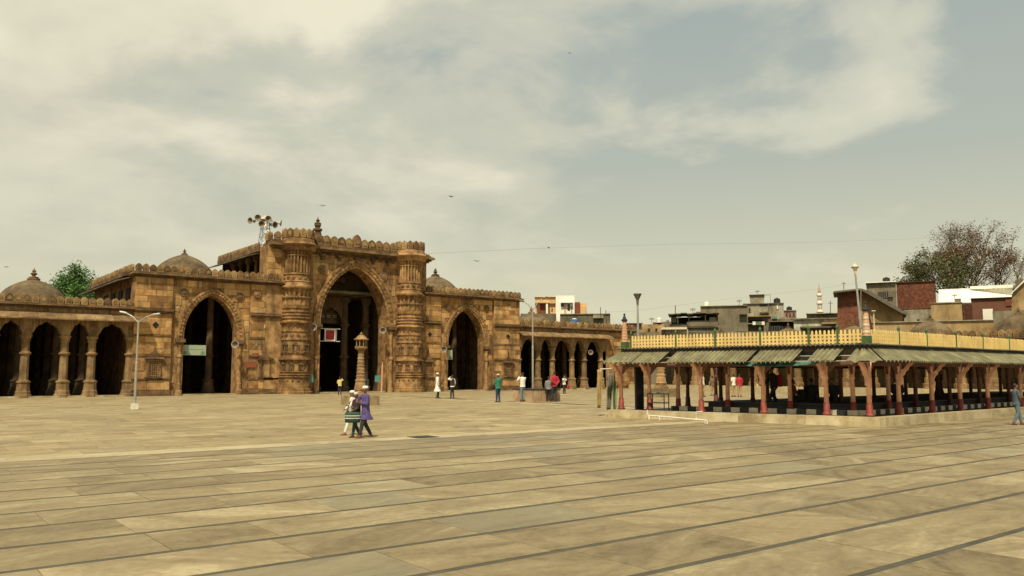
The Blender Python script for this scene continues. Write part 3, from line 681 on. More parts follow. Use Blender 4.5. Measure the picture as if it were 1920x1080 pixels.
# thin sill at the openings
m_ = MB(); 
for a, b_ in ((AL[0]-AL[1], AL[0]+AL[1]), (AR[0]-AR[1], AR[0]+AR[1]), (AP[0]-AP[1], AP[0]+AP[1])): m_ = MB(); m_.box(a, b_, YF-.1, YF+.39, .002, .1); part('threshold', m_, M['plinth'], hall)
for a, b_ in ((-2, 15.0), (51.9, 64.0)): m_ = MB(); m_.box(a, b_, YF-.35, YF+.39, .002, .11); part('threshold', m_, M['plinth'], hall)

# domes
def dome(cx, cy, z, r, h, fin=1.0, drum=.35, par=None):
    prof = [(z, r*1.06), (z+drum*.5, r*1.06), (z+drum*.55, r*1.0), (z+drum, r)]
    for i in range(1, 13):
        a = math.pi/2*i/13; prof.append((z+drum+h*(.55*math.sin(a)+.45*(a/(math.pi/2))), r*math.cos(a)**.95))
    zt = z+drum+h*.985
    m_ = MB(); m_.lathe(prof+[(zt+.02, r*.08)], 36, cx, cy); d = part('dome', m_, M['dome'], par or hall, True)
    m_ = MB(); f = fin; m_.lathe([(zt-.05, .5*f), (zt+.08*f, .5*f), (zt+.1*f, .36*f), (zt+.2*f, .38*f), (zt+.22*f, .2*f), (zt+.34*f, .12*f), (zt+.42*f, .24*f), (zt+.52*f, .26*f), (zt+.6*f, .1*f), (zt+.68*f, .16*f), (zt+.76*f, .15*f), (zt+.84*f, .05*f), (zt+1.0*f, .01)], 14, cx, cy)
    part('finial', m_, M['mould'], d, False)
    return d
dome(9.1, YF+5, 6.5, 2.35, 1.95, .9); dome(20.6, YF+7, 8.95, 2.65, 2.5, .55, .5); dome(46.2, YF+7, 8.95, 2.65, 2.5, .9, .5); dome(58.0, YF+5.5, 6.5, 2.6, 1.6, .8)
dome(1.6, YF+6.0, 6.5, 2.0, 1.6, .8); dome(24.0+5.5, YF+8.5, 12.2, 2.0, 1.0, .8); dome(32.5, YF+6, 12.2, 2.2, .9, .7)
m_ = MB(); m_.lathe([(12.2,.5),(13.9,.45),(14.0,.62),(14.15,.62),(14.2,.4),(14.6,.3),(14.7,.42),(14.85,.42),(14.95,.2),(15.15,.3),(15.4,.3),(15.5,.12),(15.65,.18),(15.8,.05),(16.0,.02)], 14, 31.3, YF+3.6); part('roof_finial', m_, M['mould'], hall)

# ------------------------------------------------------------------ right-hand cloister
XC = 68.6
clo = thing('cloister', (XC, 40, 0), 'low arcaded cloister with small domes behind the tank pavilion', 'cloister')
m_ = MB(); m_.box(XC-1.3, XC+6, -20, YF-.4, 0, .45); part('cloister_step', m_, M['pale'], clo)
ccol = MB(); ccol.lathe([(.45,.55),(.85,.55),(.9,.42),(1.3,.42),(1.35,.33),(2.5,.31),(2.55,.42),(2.65,.42),(2.7,.3),(3.3,.3),(3.5,.5)], 8, a0=R(22.5)); ccol_me = ccol.mesh('pillar'); ccol_me.materials.append(M['pillar'])
ys = []; y = YF-1.5
while y > -18: ys.append(y); y -= 2.45
for i, y in enumerate(ys):
    for dx in (0, 3.0): link('pillar', ccol_me, clo, None, (dx, y-40, 0))
m_ = MB(); arch_wall(m_, -YF+1.0, 19, 4.3, 0, .5, [(-(a+b_)/2, (a-b_)/2-.28, 3.3, .65) for a, b_ in zip(ys, ys[1:])], 3.3)
rot = Matrix.Translation((XC-.2, 0, 0)) @ Matrix.Rotation(-math.pi/2, 4, 'Z')
m2 = MB(); m2.add(m_.v, m_.f, rot); part('arcade_wall', m2, M['pillar'], clo)
m_ = MB(); m_.box(XC+5.8, XC+6.2, -20, YF-.4, .45, 4.6); part('rear_wall', m_, M['city_ochre'], clo)
m_ = MB(); m_.box(XC-.5, XC+6.3, -20, YF-.4, 4.31, 4.5); m_.box(XC-.9, XC-.21, -20, YF-.6, 4.0, 4.12); part('roof_slab', m_, M['mould'], clo)
crest((XC-.2, YF-1), (XC-.2, -19), 4.5, 1.0, clo)
for px, r in ((1275, 1.5), (1352, 1.55), (1478, 1.65), (1600, 1.55), (1745, 1.75), (1912, 1.9)):
    r0 = ray(px, 620); X = XC+2.2; yy = r0.y*X/r0.x
    dome(X, yy, 4.5, r, r*.85, .55, .25, clo)

# ------------------------------------------------------------------ ablution tank pavilion
PC = Vector((25.75, 14.25, 0)); EA = Vector((-2.45, 8.45, 0)).normalized(); EB = Vector((14.0, 0.45, 0)).normalized()
LA, LB = 8.75, 30.0
def PP(a, b, z=0.0): v = PC + EA*a + EB*b; return Vector((v.x, v.y, z))
def pquad(mb, a0, a1, b0, b1, z0, z1):                     # box in the pavilion's own skewed plan
    vs = [PP(a0,b0,z0), PP(a0,b1,z0), PP(a1,b1,z0), PP(a1,b0,z0), PP(a0,b0,z1), PP(a0,b1,z1), PP(a1,b1,z1), PP(a1,b0,z1)]
    mb.add(vs, [(0,3,2,1),(4,5,6,7),(0,1,5,4),(1,2,6,5),(2,3,7,6),(3,0,4,7)])
pav = thing('tank_pavilion', tuple(PC), 'pink posted ablution tank pavilion with olive corrugated eaves and yellow fence', 'pavilion')
# kerbed platform in stone lengths
m_ = MB(); pquad(m_, -.4, LA+.4, -.4, LB, 0, .24); part('platform', m_, M['plinth'], pav)
a = -.55
while a < LA+.5:
    w = random.uniform(1.5, 2.6); e = min(a+w, LA+.55); m_ = MB(); pquad(m_, a+.004, e-.004, -.55, -.18, 0, .3); part('kerb_stone', m_, M['plinth'], pav); a = e
b_ = -.17
while b_ < LB-1:
    w = random.uniform(1.6, 2.8); m_ = MB(); pquad(m_, -.55, -.18, b_+.004, b_+w-.004, 0, .3); part('kerb_stone', m_, M['plinth'], pav); b_ += w
m_ = MB(); pquad(m_, -.17, LA+.35, -.17, LB, .24, .285); part('pavilion_floor', m_, plain('shade-darkened floor', (0.05, 0.04, 0.028), 0.6, var=.3, scale=2), pav)  # floor colour darkened as the shade under the pavilion roof
PH = 1.78                                                    # post height above the platform
zt = .3 + PH
def post_mesh(low, top, name):
    base = MB(); base.lathe([(0, .15), (.05, .15), (.09, .125), (.12, .108), (.42, .096), (.425, .082)], 12)
    sh = MB(); sh.lathe([(.42, .080), (1.20, .068), (1.22, .088), (1.27, .088), (1.30, .070), (1.55, .10), (PH, .13)], 12)
    return base, sh
bmb, smb = post_mesh(0, 0, '')
base_me = bmb.mesh('red_base', smooth=True); base_me.materials.append(M['red'])
shaft_me = smb.mesh('shaft', smooth=True); shaft_me.materials.append(M['pink'])
sdark_me = smb.mesh('shaft', smooth=True); M['pinkdark'] = plain('shade-darkened post paint', (0.16, 0.07, 0.045), 0.8, var=0.25, scale=4); sdark_me.materials.append(M['pinkdark'])  # darker copy of the post paint, painting in the shade under the roof
bdark_me = bmb.mesh('red_base', smooth=True); M['reddark'] = plain('shade-darkened red base paint', (0.09, 0.018, 0.014), 0.7, var=0.25); bdark_me.materials.append(M['reddark'])  # red base likewise darkened in colour for the shaded inner posts
def bracket_me():                                            # carved bracket leaning out (+x) to carry the eave
    m = MB(); pts = [(.05, 1.12), (.12, 1.22), (.15, 1.30), (.22, 1.36), (.25, 1.46), (.33, 1.52), (.37, 1.62), (.46, 1.68), (.50, PH-.02), (.38, PH-.01), (.2, 1.55), (.1, 1.4), (.03, 1.3)]
    m.prism(pts, -.075, .075); m.box(.02, .10, -.08, .08, 1.0, 1.40)
    return m
brm = bracket_me().mesh('bracket'); brm.materials.append(M['pink'])
brs = MB()
for sgn in (-1, 1): brs.prism([(sgn*.05, 1.35), (sgn*.13, 1.42), (sgn*.2, 1.52), (sgn*.3, 1.6), (sgn*.42, PH-.03), (sgn*.2, PH-.03), (sgn*.05, 1.55)][::-sgn], -.04, .04)
brs_me = brs.mesh('side_bracket'); brs_me.materials.append(M['pinkdark'])
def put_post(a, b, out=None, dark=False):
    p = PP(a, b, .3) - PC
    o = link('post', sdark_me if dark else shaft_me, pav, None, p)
    link('red_base', bdark_me if dark else base_me, o)
    if out is not None:
        q = link('bracket', brm, o); q.rotation_euler.z = out
    q = link('side_bracket', brs_me, o); q.rotation_euler.z = (math.atan2(EB.y, EB.x) if abs(a) < .01 else math.atan2(EA.y, EA.x)) if out is not None else 0.4
    return o
angA = math.atan2(-EB.y, -EB.x); angB = math.atan2(-EA.y, -EA.x)
def along(px, E):
    r = ray(px, 760); cr = lambda a, b: a.x*b.y-a.y*b.x; return -cr(r, PC)/cr(r, E)
APOS = [0.0] + [along(px, EA) for px in (1550, 1432, 1315, 1218, 1165)]
for a in APOS[1:]: put_post(a, 0, angA)
BPOS = [2.45, 5.0, 8.5, 12.2, 16.3, 20.0, 24.0]
BPX = [1686, 1748, 1801, 1853, 1915]
put_post(0, 0, angA)
for b in [along(px, EB) for px in (1686, 1748, 1801, 1853, 1915)] + [17.2, 20.3, 23.4, 26.5]: put_post(0, b, angB)
inner = [(a, b) for b in (1.05, 3.2, 5.6, 8.2, 11.4, 15.0, 19) for a in (1.1, 3.3, 5.6, 8.1)]
def along2(px, P0, E): r = ray(px, 760); cr = lambda a, b: a.x*b.y-a.y*b.x; return -cr(r, P0)/cr(r, E)
inner = []
for b, pxs in ((1.15, (1272, 1365, 1482, 1600)), (3.6, (1290, 1352, 1412, 1533, 1578)), (7.5, (1343, 1440, 1512))):
    for px in pxs: inner.append((along2(px, PP(0, b), EA), b))
for a, pxs in ((1.15, (1667, 1718, 1782, 1838, 1893)), (4.0, (1640, 1700, 1762, 1822, 1878))):
    for px in pxs: inner.append((a, along2(px, PP(a, 0), EB)))
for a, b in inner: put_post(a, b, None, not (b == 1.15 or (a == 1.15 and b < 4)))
# beams and flat roof
m_ = MB(); pquad(m_, -.1, LA+.1, -.1, .1, zt-.14, zt+.02); part('beam', m_, M['pinkdark'], pav)
m_ = MB(); pquad(m_, -.1, .1, .11, LB, zt-.14, zt+.02); part('beam', m_, M['pinkdark'], pav)
m_ = MB(); pquad(m_, LA-.1, LA+.1, .11, LB, zt-.14, zt+.02); part('beam', m_, M['pinkdark'], pav)
m_ = MB(); pquad(m_, -.12, LA+.15, -.12, LB, zt+.03, zt+.42); part('roof_deck', m_, M['roof'], pav)
m_ = MB(); pquad(m_, -.17, LA+.2, -.17, -.125, zt+.42, zt+.535); part('shadow_strip', m_, M['black'], pav)  # black strip painted in as the shadow below the roof-edge sheets
m_ = MB(); pquad(m_, -.17, -.125, -.124, LB, zt+.42, zt+.535); part('shadow_strip', m_, M['black'], pav)  # same painted shadow along the other edge
# corrugated sheets
def corrugated(p0, p1, drop, out, n, name, par, mat, thick=.012, amp=.036, top0=None, jit=0.0):
    """a sheet whose upper edge runs p0-p1 and which falls by `drop` over the horizontal vector `out`"""
    p0, p1 = Vector(p0), Vector(p1); m = MB(); vs = []
    k = n*4
    for i in range(k+1):
        t = i/k; h = amp*(.7, .9, -1.2, .9)[i % 4]
        base = p0.lerp(p1, t)
        ov = Vector(out) if not isinstance(out, tuple) else Vector(out[0]).lerp(Vector(out[1]), t)
        vs.append(base + Vector((0, 0, h))); vs.append(base + ov + Vector((0, 0, h-drop)))
        vs.append(base + Vector((0, 0, h-thick))); vs.append(base + ov + Vector((0, 0, h-drop-thick)))
    fs = []
    for i in range(k):
        q = i*4; fs += [(q, q+1, q+5, q+4), (q+2, q+6, q+7, q+3), (q+1, q+3, q+7, q+5), (q, q+4, q+6, q+2)]
    fs += [(0, 2, 3, 1), (k*4, k*4+1, k*4+3, k*4+2)]
    m.add(vs, fs); return part(name, m, mat, par)
ZR = zt+.36
OA, OB = -EB*.78, -EA*.78
segs = [(8.95, 8.0), (7.98, 6.9), (6.55, 5.4), (5.38, 4.3), (4.28, 3.55), (3.40, 2.45), (2.43, 1.95), (1.45, .62), (.22, -.10)]
for i, (a1, a0) in enumerate(segs):
    n = max(2, round((a1-a0)/.155)); z = ZR+.11+random.uniform(-.012, .012)
    ends = OA if i not in (0,) else (OA+EA*.3, OA)
    if i == len(segs)-1: ends = (OA, OA+OB*1.0)
    corrugated(PP(a1, -.14, z), PP(a0, -.14, z), .46, ends, n, 'eave_sheet', pav, M['olive'])
b = -.10
corrugated(PP(-.14, b, ZR+.11), PP(-.14, .95, ZR+.12), .46, (OB+OA, OB), 7, 'eave_sheet', pav, M['olive']); b = .96
while b < LB-1:
    w = random.choice((.93, 1.08, 1.24)); corrugated(PP(-.14, b, ZR+.11+random.uniform(-.01, .01)), PP(-.14, b+w, ZR+.11+random.uniform(-.01, .01)), .46, OB, round(w/.155), 'eave_sheet', pav, M['olive']); b += w+.012
# overlapping roof-edge sheet above the eave
for p0, p1, o_ in ((PP(LA+.35, -.34, ZR+.20), PP(-.34, -.34, ZR+.20), EB*.5), (PP(-.34, -.34, ZR+.202), PP(-.34, LB-1, ZR+.202), EA*.5)):
    L = (p1-p0).length; n = max(1, round(L/2.2))
    for i in range(n):
        c = corrugated(p0.lerp(p1, i/n)+Vector((0, 0, random.uniform(-.008, .012))), p0.lerp(p1, (i+1)/n-.002), -.03, o_, round(2.2/.15), 'roof_edge_sheet', pav, M['darksteel'], amp=.02)
# eave rails showing in the gaps
for z, o_ in ((zt+.20, .30), (zt+.02, .62)):
    m_ = MB(); m_.tube([PP(LA+.2, -o_, z), PP(-.1, -o_, z)], .018, 5); part('eave_rail', m_, M['steel'], pav)
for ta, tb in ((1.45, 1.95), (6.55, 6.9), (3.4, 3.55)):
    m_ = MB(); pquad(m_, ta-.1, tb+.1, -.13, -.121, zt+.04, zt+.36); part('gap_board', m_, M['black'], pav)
# green tarp sagging under the eave
m_ = MB(); vs = []; fs = []
for i in range(9):
    for j in range(4):
        t = i/8; vs.append(PP(4.3-3.0*t, -.35-.12*j, zt+.02-.07*math.sin(math.pi*t)*(j/3)-.03*j+random.uniform(-.01, .01)))
for i in range(8):
    for j in range(3): q = i*4+j; fs.append((q, q+1, q+5, q+4))
m_.add(vs, fs); tarp = tag(link('tarpaulin', m_.mesh('tarpaulin'), None, M['tarp']), 'green tarpaulin sagging under the pavilion eave beside the red backpack man', 'tarpaulin')
sd = tarp.modifiers.new('thickness', 'SOLIDIFY'); sd.thickness = .006
# yellow fence: pickets, rails, green posts
ZF = ZR+.25
pk = MB(); pk.prism([(-.036, 0), (.036, 0), (.036, .42), (.015, .47), (-.015, .47), (-.036, .42)], -.012, .012); pk_me = pk.mesh('picket'); pk_me.materials.append(M['yellow'])
fen = thing('picket_fence', tuple(PP(0, 0, ZF)), 'yellow picket fence with green posts along the pavilion roof edge', 'fence')
def fence(p0, p1, posts):
    L = (p1-p0).length; ang = math.atan2((p1-p0).y, (p1-p0).x); n = int(L/.135); o0 = wloc(fen)
    for i in range(n):
        if cnt[0] <= 0:
            q = p0.lerp(p1, (i+.5)/n); restp.add(pk.v, pk.f, Matrix.Translation(q) @ Matrix.Rotation(ang, 4, 'Z')); continue
        q = p0.lerp(p1, (i+.5)/n); cnt[0] -= 1
        o = link('picket', pk_me, fen, None, q-o0); o.rotation_euler = (random.uniform(-.01, .01), random.uniform(-.02, .02), ang); o.scale.z = random.uniform(.98, 1.02)
    for z in (.03, .15, .27):
        m_ = MB(); Mx = Matrix.Translation(p0+Vector((0, 0, 0))) @ Matrix.Rotation(ang, 4, 'Z'); m_.box(0, L, .012, .03, z, z+.055, Mx); part('rail', m_, M['yellow'], fen)
    for t in posts:
        q = p0.lerp(p1, t); m_ = MB(); m_.lathe([(0, .04), (.52, .04), (.53, .055), (.58, .055), (.66, .012)], 8, q.x, q.y, Matrix.Translation((0, 0, q.z))); part('fence_post', m_, M['green'], fen)
cnt = [290]; restp = MB()
F0, F1 = PP(LA, .1, ZF), PP(.1, .1, ZF)
fence(F0, F1, (.0, .22, .40, .595, .79, .90))
fence(PP(.1, .1, ZF), PP(.1, 24, ZF), (.10, .19, .295, .40, .515, .63, .8))
if restp.v: tag(part('far_pickets', restp, M['yellow'], fen), None, None, None, 'stuff')
# corner pylons and their lamps
def pylon(p, label, striped):
    t = thing('pylon', tuple(p), label, 'pylon', 'painted corner pylons on the pavilion roof')
    m_ = MB(); m_.lathe([(0, .16), (.34, .16)], 4, p.x, p.y, Matrix.Translation((0, 0, p.z)), a0=R(45)); part('green_base', m_, M['green'], t)
    n = 7; z = .34; r = .135
    for i in range(n):
        r2 = r-.009; h = .115
        m_ = MB(); m_.lathe([(z, r), (z+h*.82, r2), (z+h*.85, r2+.012), (z+h, r2+.012)], 8, p.x, p.y, Matrix.Translation((0, 0, p.z))); part('painted_band', m_, M['cream'] if (striped and i % 2) else M['orange'], t); z += h; r = r2
    m_ = MB(); m_.lathe([(z, .09), (z+.03, .12), (z+.08, .12), (z+.12, .07), (z+.2, .05), (z+.24, .03), (z+.29, .045), (z+.33, .012)], 10, p.x, p.y, Matrix.Translation((0, 0, p.z))); part('finial', m_, M['black'], t)
    return t
pyl = pylon(PP(-.02, -.02, ZR+.14), 'cream and orange banded pylon on the near corner of the pavilion roof', True)
pyl2 = pylon(PP(LA+.2, -.0, ZR+.14), 'plain orange pylon at the far left corner of the pavilion roof', False)
# tall flared lamp beside each pylon
pf = at(1170, 655, 33.5); q = PP(LA-.05, .45, 0)
zl = fz(1168, 548, q.y)
t = thing('roof_lamp', (q.x, q.y, ZR), 'thin grey pole with flared lamp head beside the plain orange pylon', 'lamp')
m_ = MB(); m_.tube([(q.x, q.y, ZR), (q.x, q.y, zl-.45)], [.05, .035], 8); part('pole', m_, M['steel'], t)
m_ = MB(); m_.lathe([(zl-.47, .04), (zl-.25, .06), (zl-.1, .13), (zl-.03, .17), (zl, .15)], 12, q.x, q.y); part('lamp_head', m_, M['darksteel'], t)
q = PP(.35, .5, 0); zl = fz(1611, 500, q.y); qt = q - RGT*.16
t = thing('roof_lamp', (q.x, q.y, ZR), 'leaning grey pole with pointed lantern rising behind the banded pylon', 'lamp')
m_ = MB(); m_.tube([(q.x, q.y, ZR), (qt.x, qt.y, zl-.22)], [.05, .03], 8); part('pole', m_, M['steel'], t)
m_ = MB(); m_.lathe([(zl-.24, .03), (zl-.14, .05), (zl-.02, .11), (zl+.04, .10), (zl+.08, .04), (zl+.16, .015)], 8, qt.x, qt.y); part('lantern', m_, M['cream'], t)
m_ = MB(); m_.lathe([(zl-.03, .13), (zl-.01, .13)], 8, qt.x, qt.y); part('rim', m_, M['darksteel'], t)
# tank wall, checkered kerb blocks, seats
m_ = MB(); pquad(m_, 1.3, 6.5, 1.45, LB-1, .29, .58); pquad(m_, 1.2, 6.6, 1.35, LB-1, .585, .64); tag(part('tank_wall', m_, M['black'], pav), None, None, None, None)
blk = MB(); blk.box(0, .33, -.1, .1, 0, .17); bl_w = blk.mesh('kerb_block'); bl_w.materials.append(M['cream']); bl_b = blk.mesh('kerb_block'); bl_b.materials.append(M['black'])
a = .7; i = 0
while a < 7.3:
    q = PP(a, .72, .285) - PC; o = link('kerb_block', bl_b if i % 2 else bl_w, pav, None, q); o.rotation_euler.z = math.atan2(EA.y, EA.x); a += .34; i += 1
b = .75
while b < 24:
    q = PP(.72, b, .285) - PC; o = link('kerb_block', bl_b if i % 2 else bl_w, pav, None, q); o.rotation_euler.z = math.atan2(EB.y, EB.x); b += .34; i += 1
m_ = MB(); pquad(m_, along(1196, EA)+.25, LA-.15, .16, .6, .29, 1.95); cab = tag(link('dark_screen', m_.mesh('dark_screen'), None, M['black']), 'tall black cupboard standing between the two leftmost pavilion posts', 'cupboard')
# small black table
q = PP(7.65, .05, .29)
t = thing('side_table', tuple(q), 'small black metal table with papers behind the leftmost pavilion posts', 'table', rz=math.atan2(EA.y, EA.x))
for z in (.28, .62): m_ = MB(); m_.box(-.42, .3, -.22, .22, z, z+.03); link('shelf', m_.mesh('shelf'), t, M['black'])
for x in (-.40, .28):
    for y in (-.2, .2): m_ = MB(); m_.box(x-.015, x+.015, y-.015, y+.015, 0, .62); link('leg', m_.mesh('leg'), t, M['black'])
m_ = MB(); m_.box(-.15, .12, -.1, .1, .0, .05); o = link('paper_stack', m_.mesh('paper_stack'), None, M['white'], q+Vector((0, 0, .65))); tag(o, 'white stack of papers lying on the small black table', 'papers')
# white water pipe along the kerb
pa, pb2 = gnd(1214, 786), gnd(1326, 794)
t = thing('water_pipe', tuple((pa+pb2)/2), 'white plastic pipe running low in front of the pavilion kerb', 'pipe')
m_ = MB(); m_.tube([pa+Vector((0, 0, .34)), pa+Vector((0, 0, .17)), (pa+Vector((0.02, 0, .14))), pb2+Vector((0, 0, .10)), pb2+Vector((0, 0, .0))], .028, 8); part('pipe_run', m_, M['white'], t)
pm = pa.lerp(pb2, .83); m_ = MB(); m_.tube([pm+Vector((0, 0, .11)), pm+Vector((0, 0, .36)), pm+EB*.35+Vector((0, 0, .37))], .024, 8); part('riser', m_, M['white'], t)
for f_ in (.03, .22, .97): pm = pa.lerp(pb2, f_); m_ = MB(); m_.tube([pm, pm+Vector((0, 0, .13))], .03, 8); part('support', m_, M['white'], t)
# hanging tan cloth on a white rail, broom bundle
ca, cb = at(1126, 692, 33.2), at(1152, 691, 32.6)
t = thing('cloth_rail', (cb.x, cb.y, 0), 'thin white rail reaching left from the pavilion corner', 'rail')
m_ = MB(); m_.tube([ca, cb], .022, 6); part('bar', m_, M['white'], t)
m_ = MB(); m_.tube([(cb.x, cb.y, .0), cb], .03, 6); part('upright', m_, M['darksteel'], t)
def hang(name, px0, px1, py0, py1, depth, mat, lab, cat, skew=0):
    m = MB(); vs = []; fs = []; nx, nz = 10, 12
    for j in range(nz+1):
        v = j/nz; w = 1-.45*v
        for i in range(nx+1):
            u = (i/nx-.5)*w+.5; p = at(px0+(px1-px0)*u+skew*v, py0+(py1-py0)*v, depth+.07*math.sin(i*1.7+v*2)); vs.append(p)
    for j in range(nz):
        for i in range(nx): q = j*(nx+1)+i; fs.append((q, q+1, q+nx+2, q+nx+1))
    m.add(vs, fs); me = m.mesh(name, smooth=True); o = tag(link(name, me, None, mat), lab, cat); md = o.modifiers.new('thickness', 'SOLIDIFY'); md.thickness = .01; return o
M['tan'] = plain('tan cloth', (0.36, 0.25, 0.105), 0.9, var=0.2, scale=4); M['greycloth'] = plain('grey cloth', (0.17, 0.15, 0.115), 0.9, var=0.2)
hang('hanging_cloth', 1120, 1130, 693, 765, 33.2, M['tan'], 'long tan cloth hanging from the white rail left of the pavilion', 'cloth', -2)
hang('hanging_cloth', 1139, 1151, 700, 768, 32.7, M['greycloth'], 'grey cloth hanging between the tan cloth and the pavilion corner', 'cloth', -4)
q = at(1152, 765, 32.4); q.z = .3
m_ = MB()
for k in range(22):
    a = random.random()*6.28; r_ = random.random()*.12; m_.tube([q+Vector((r_*math.cos(a)*.6, r_*math.sin(a)*.6, 0)), q+Vector((r_*math.cos(a)*1.3, r_*math.sin(a)*1.3, .95+random.random()*.2))], .012, 4)
tag(link('broom_bundle', m_.mesh('broom_bundle'), None, M['green']), 'green bundle of brooms leaning at the pavilion left corner', 'brooms')

# ------------------------------------------------------------------ stone lamp towers
def obelisk(p, lab, sc=1.0):
    t = thing('stone_lamp_tower', tuple(p), lab, 'lamp tower', 'slim stone lamp towers in the courtyard', rz=0)
    def P_(n, prof, seg, par=t, mat=M['carve2'], a0=R(22.5), **k):
        m = MB(); m.lathe([(z*sc, r*sc) for z, r in prof], seg, a0=a0, **k); return link(n, m.mesh(n), par, mat)
    m = MB(); m.box(-.78*sc, .78*sc, -.72*sc, .72*sc, 0, .52*sc); link('block_base', m.mesh('block_base'), t, M['plinth2'])
    P_('stepped_foot', [(.52, .48), (.62, .48), (.64, .42), (.74, .40), (.76, .36), (.84, .36)], 4, a0=R(45))
    prof = [(.84, .34), (.95, .32), (1.28, .27), (1.3, .30), (1.36, .30), (1.38, .25)]
    z = 1.38; r = .235
    for k in range(8): prof += [(z+.02, r), (z+.15, r-.006), (z+.16, r+.018), (z+.19, r+.018)]; z += .19; r -= .011
    P_('shaft', prof, 12)
    P_('capital', [(z, .15), (z+.06, .18), (z+.12, .26), (z+.16, .34), (z+.21, .35), (z+.22, .33)], 12)
    z += .22
    m = MB()
    for k in range(8):
        a = 2*math.pi*k/8; c = MB(); c.lathe([(z*sc, .028*sc), ((z+.40)*sc, .028*sc)], 6, .27*sc*math.cos(a), .27*sc*math.sin(a)); link('lantern_column', c.mesh('lantern_column'), t, M['carve2'])
    P_('lantern_core', [(z, .10), (z+.40, .10)], 8, mat=M['inner'])
    P_('lantern_sill', [(z+.0, .34), (z+.06, .34)], 12)
    P_('lantern_roof', [(z+.40, .36), (z+.44, .40), (z+.48, .38), (z+.5, .3), (z+.58, .25), (z+.66, .15), (z+.70, .06), (z+.72, .09), (z+.76, .09), (z+.79, .04), (z+.86, .01)], 14)
    return t
M['carve2'] = stone('warm lamp tower stone', (0.19, 0.112, 0.05), (0.31, 0.19, 0.088), (0.42, 0.275, 0.14), 2.2, 0.3, 0.35)
M['plinth2'] = stone('brown base stone', (0.16, 0.115, 0.06), (0.26, 0.19, 0.10), (0.36, 0.27, 0.15), 2.0, 0.3, 0.35)
p = (gnd(640, 761)+gnd(703, 761))/2 + Vector((.5, .75, 0)); obelisk(p, 'slim stone lamp tower in front of the portal, behind the three children', .99)
p = (gnd(1222, 745)+gnd(1268, 745))/2 + Vector((.6, .8, 0)); obelisk(p, 'stone lamp tower seen between the pavilion posts', 1.18)

# ------------------------------------------------------------------ street lamps, planter, manhole
def twin_lamp(p, h, arms, lab, base=True, led=False):
    t = thing('street_lamp', tuple(p), lab, 'street lamp', 'twin armed lamps in the courtyard')
    if base: m = MB(); m.lathe([(0, .20), (.26, .19)], 4, a0=R(45)); link('concrete_base', m.mesh('concrete_base'), t, M['white'])
    m = MB(); m.tube([(0, 0, .0), (0, 0, h*.52), (0, 0, h*.53), (0, 0, h)], [.062, .06, .045, .042], 10); link('pole', m.mesh('pole'), t, M['steel'])
    for s, (dx, dz) in arms:
        v = RGT*s; m = MB(); m.tube([(0, 0, h-.12), v*dx*.12+Vector((0, 0, h)), v*dx*.35+Vector((0, 0, h+dz*.5)), v*dx*.7+Vector((0, 0, h+dz*.85))], .026, 8); link('arm', m.mesh('arm'), t, M['steel'])
        m = MB(); m.tube([v*dx*.62+Vector((0, 0, h+dz*.8)), v*dx*.7+Vector((0, 0, h+dz*.87)), v*dx*1.0+Vector((0, 0, h+dz))], [.04, .055, .05], 8); link('lamp_fitting', m.mesh('lamp_fitting'), t, M['steel'] if not led else M['darksteel'])
    return t
twin_lamp(gnd(252, 767), 4.25, ((-1, (.92, .42)), (1, (1.02, .32))), 'white twin armed lamp on a square base before the left arcade')
pl = (gnd(974, 753)+gnd(1050, 753))/2 + Vector((.5, .8, 0))
pln = thing('planter_box', (pl.x, pl.y, 0), 'low square stone box around the foot of the second lamp', 'planter')
m_ = MB(); m_.box(-1.2, 1.05, -.9, .9, 0, .72); o = link('box_body', m_.mesh('box_body'), pln, stone('pinkish kota stone', (0.30, 0.19, 0.10), (0.42, 0.28, 0.16), (0.52, 0.37, 0.22), 1.6, 0.3, 0.3))
m_ = MB(); m_.box(-1.24, 1.09, -.94, .94, .721, .77); link('dark_rim', m_.mesh('dark_rim'), pln, M['black'])
pln.rotation_euler.z = 0
for x in (-.45, .3):
    m_ = MB(); m_.box(x-.008, x+.008, -.905, -.89, .01, .71); link('joint_strip', m_.mesh('joint_strip'), pln, M['roof'])
lp = Vector((fx(999, pl.y), pl.y, .77)); hz_ = fz(998, 578, pl.y)-.77
twin_lamp(lp, hz_, ((-1, (.85, .5)), (1, (.92, .72))), 'tall grey twin armed lamp rising from the stone planter box', False, True)
mh = gnd(793, 819.5); m_ = MB(); m_.box(-.33, .33, -.30, .30, .002, .012); tag(link('manhole_cover', m_.mesh('manhole_cover'), None, M['darksteel'] if False else M['black'], mh), 'dark square manhole cover in the paving right of the children', 'manhole cover')

# ------------------------------------------------------------------ loudspeakers, signs on the mosque
hb = MB(); hb.lathe([(0, .05), (.12, .05), (.2, .07), (.3, .13), (.38, .21), (.42, .27), (.43, .28), (.425, .265), (.36, .17), (.25, .08), (.2, .03)], 20, cap=True); hb_me = hb.mesh('bell', smooth=True); hb_me.materials.append(M['horn'])
hd = MB(); hd.lathe([(-.2, .09), (-.18, .11), (-.02, .11), (0, .06)], 14); hd_me = hd.mesh('driver'); hd_me.materials.append(M['darksteel'])
hi = MB(); hi.lathe([(.20, .03), (.26, .074), (.365, .163), (.424, .245)], 20, cap=False); hi_me = hi.mesh('inner_cone'); hi_me.materials.append(M['hornin'])
hk = MB(); hk.box(-.02, .02, -.2, -.02, -.1, -.06); hk_me = hk.mesh('bracket'); hk_me.materials.append(M['darksteel'])
def horn(p, d, lab, grp, s=1.0):
    t = thing('loudspeaker', tuple(p), lab, 'loudspeaker', grp)
    t.rotation_euler = Vector(d).to_track_quat('Z', 'Y').to_euler(); t.scale = (s, s, s)
    for n, me in (('bell', hb_me), ('driver', hd_me), ('inner_cone', hi_me), ('bracket', hk_me)): link(n, me, t)
    return t
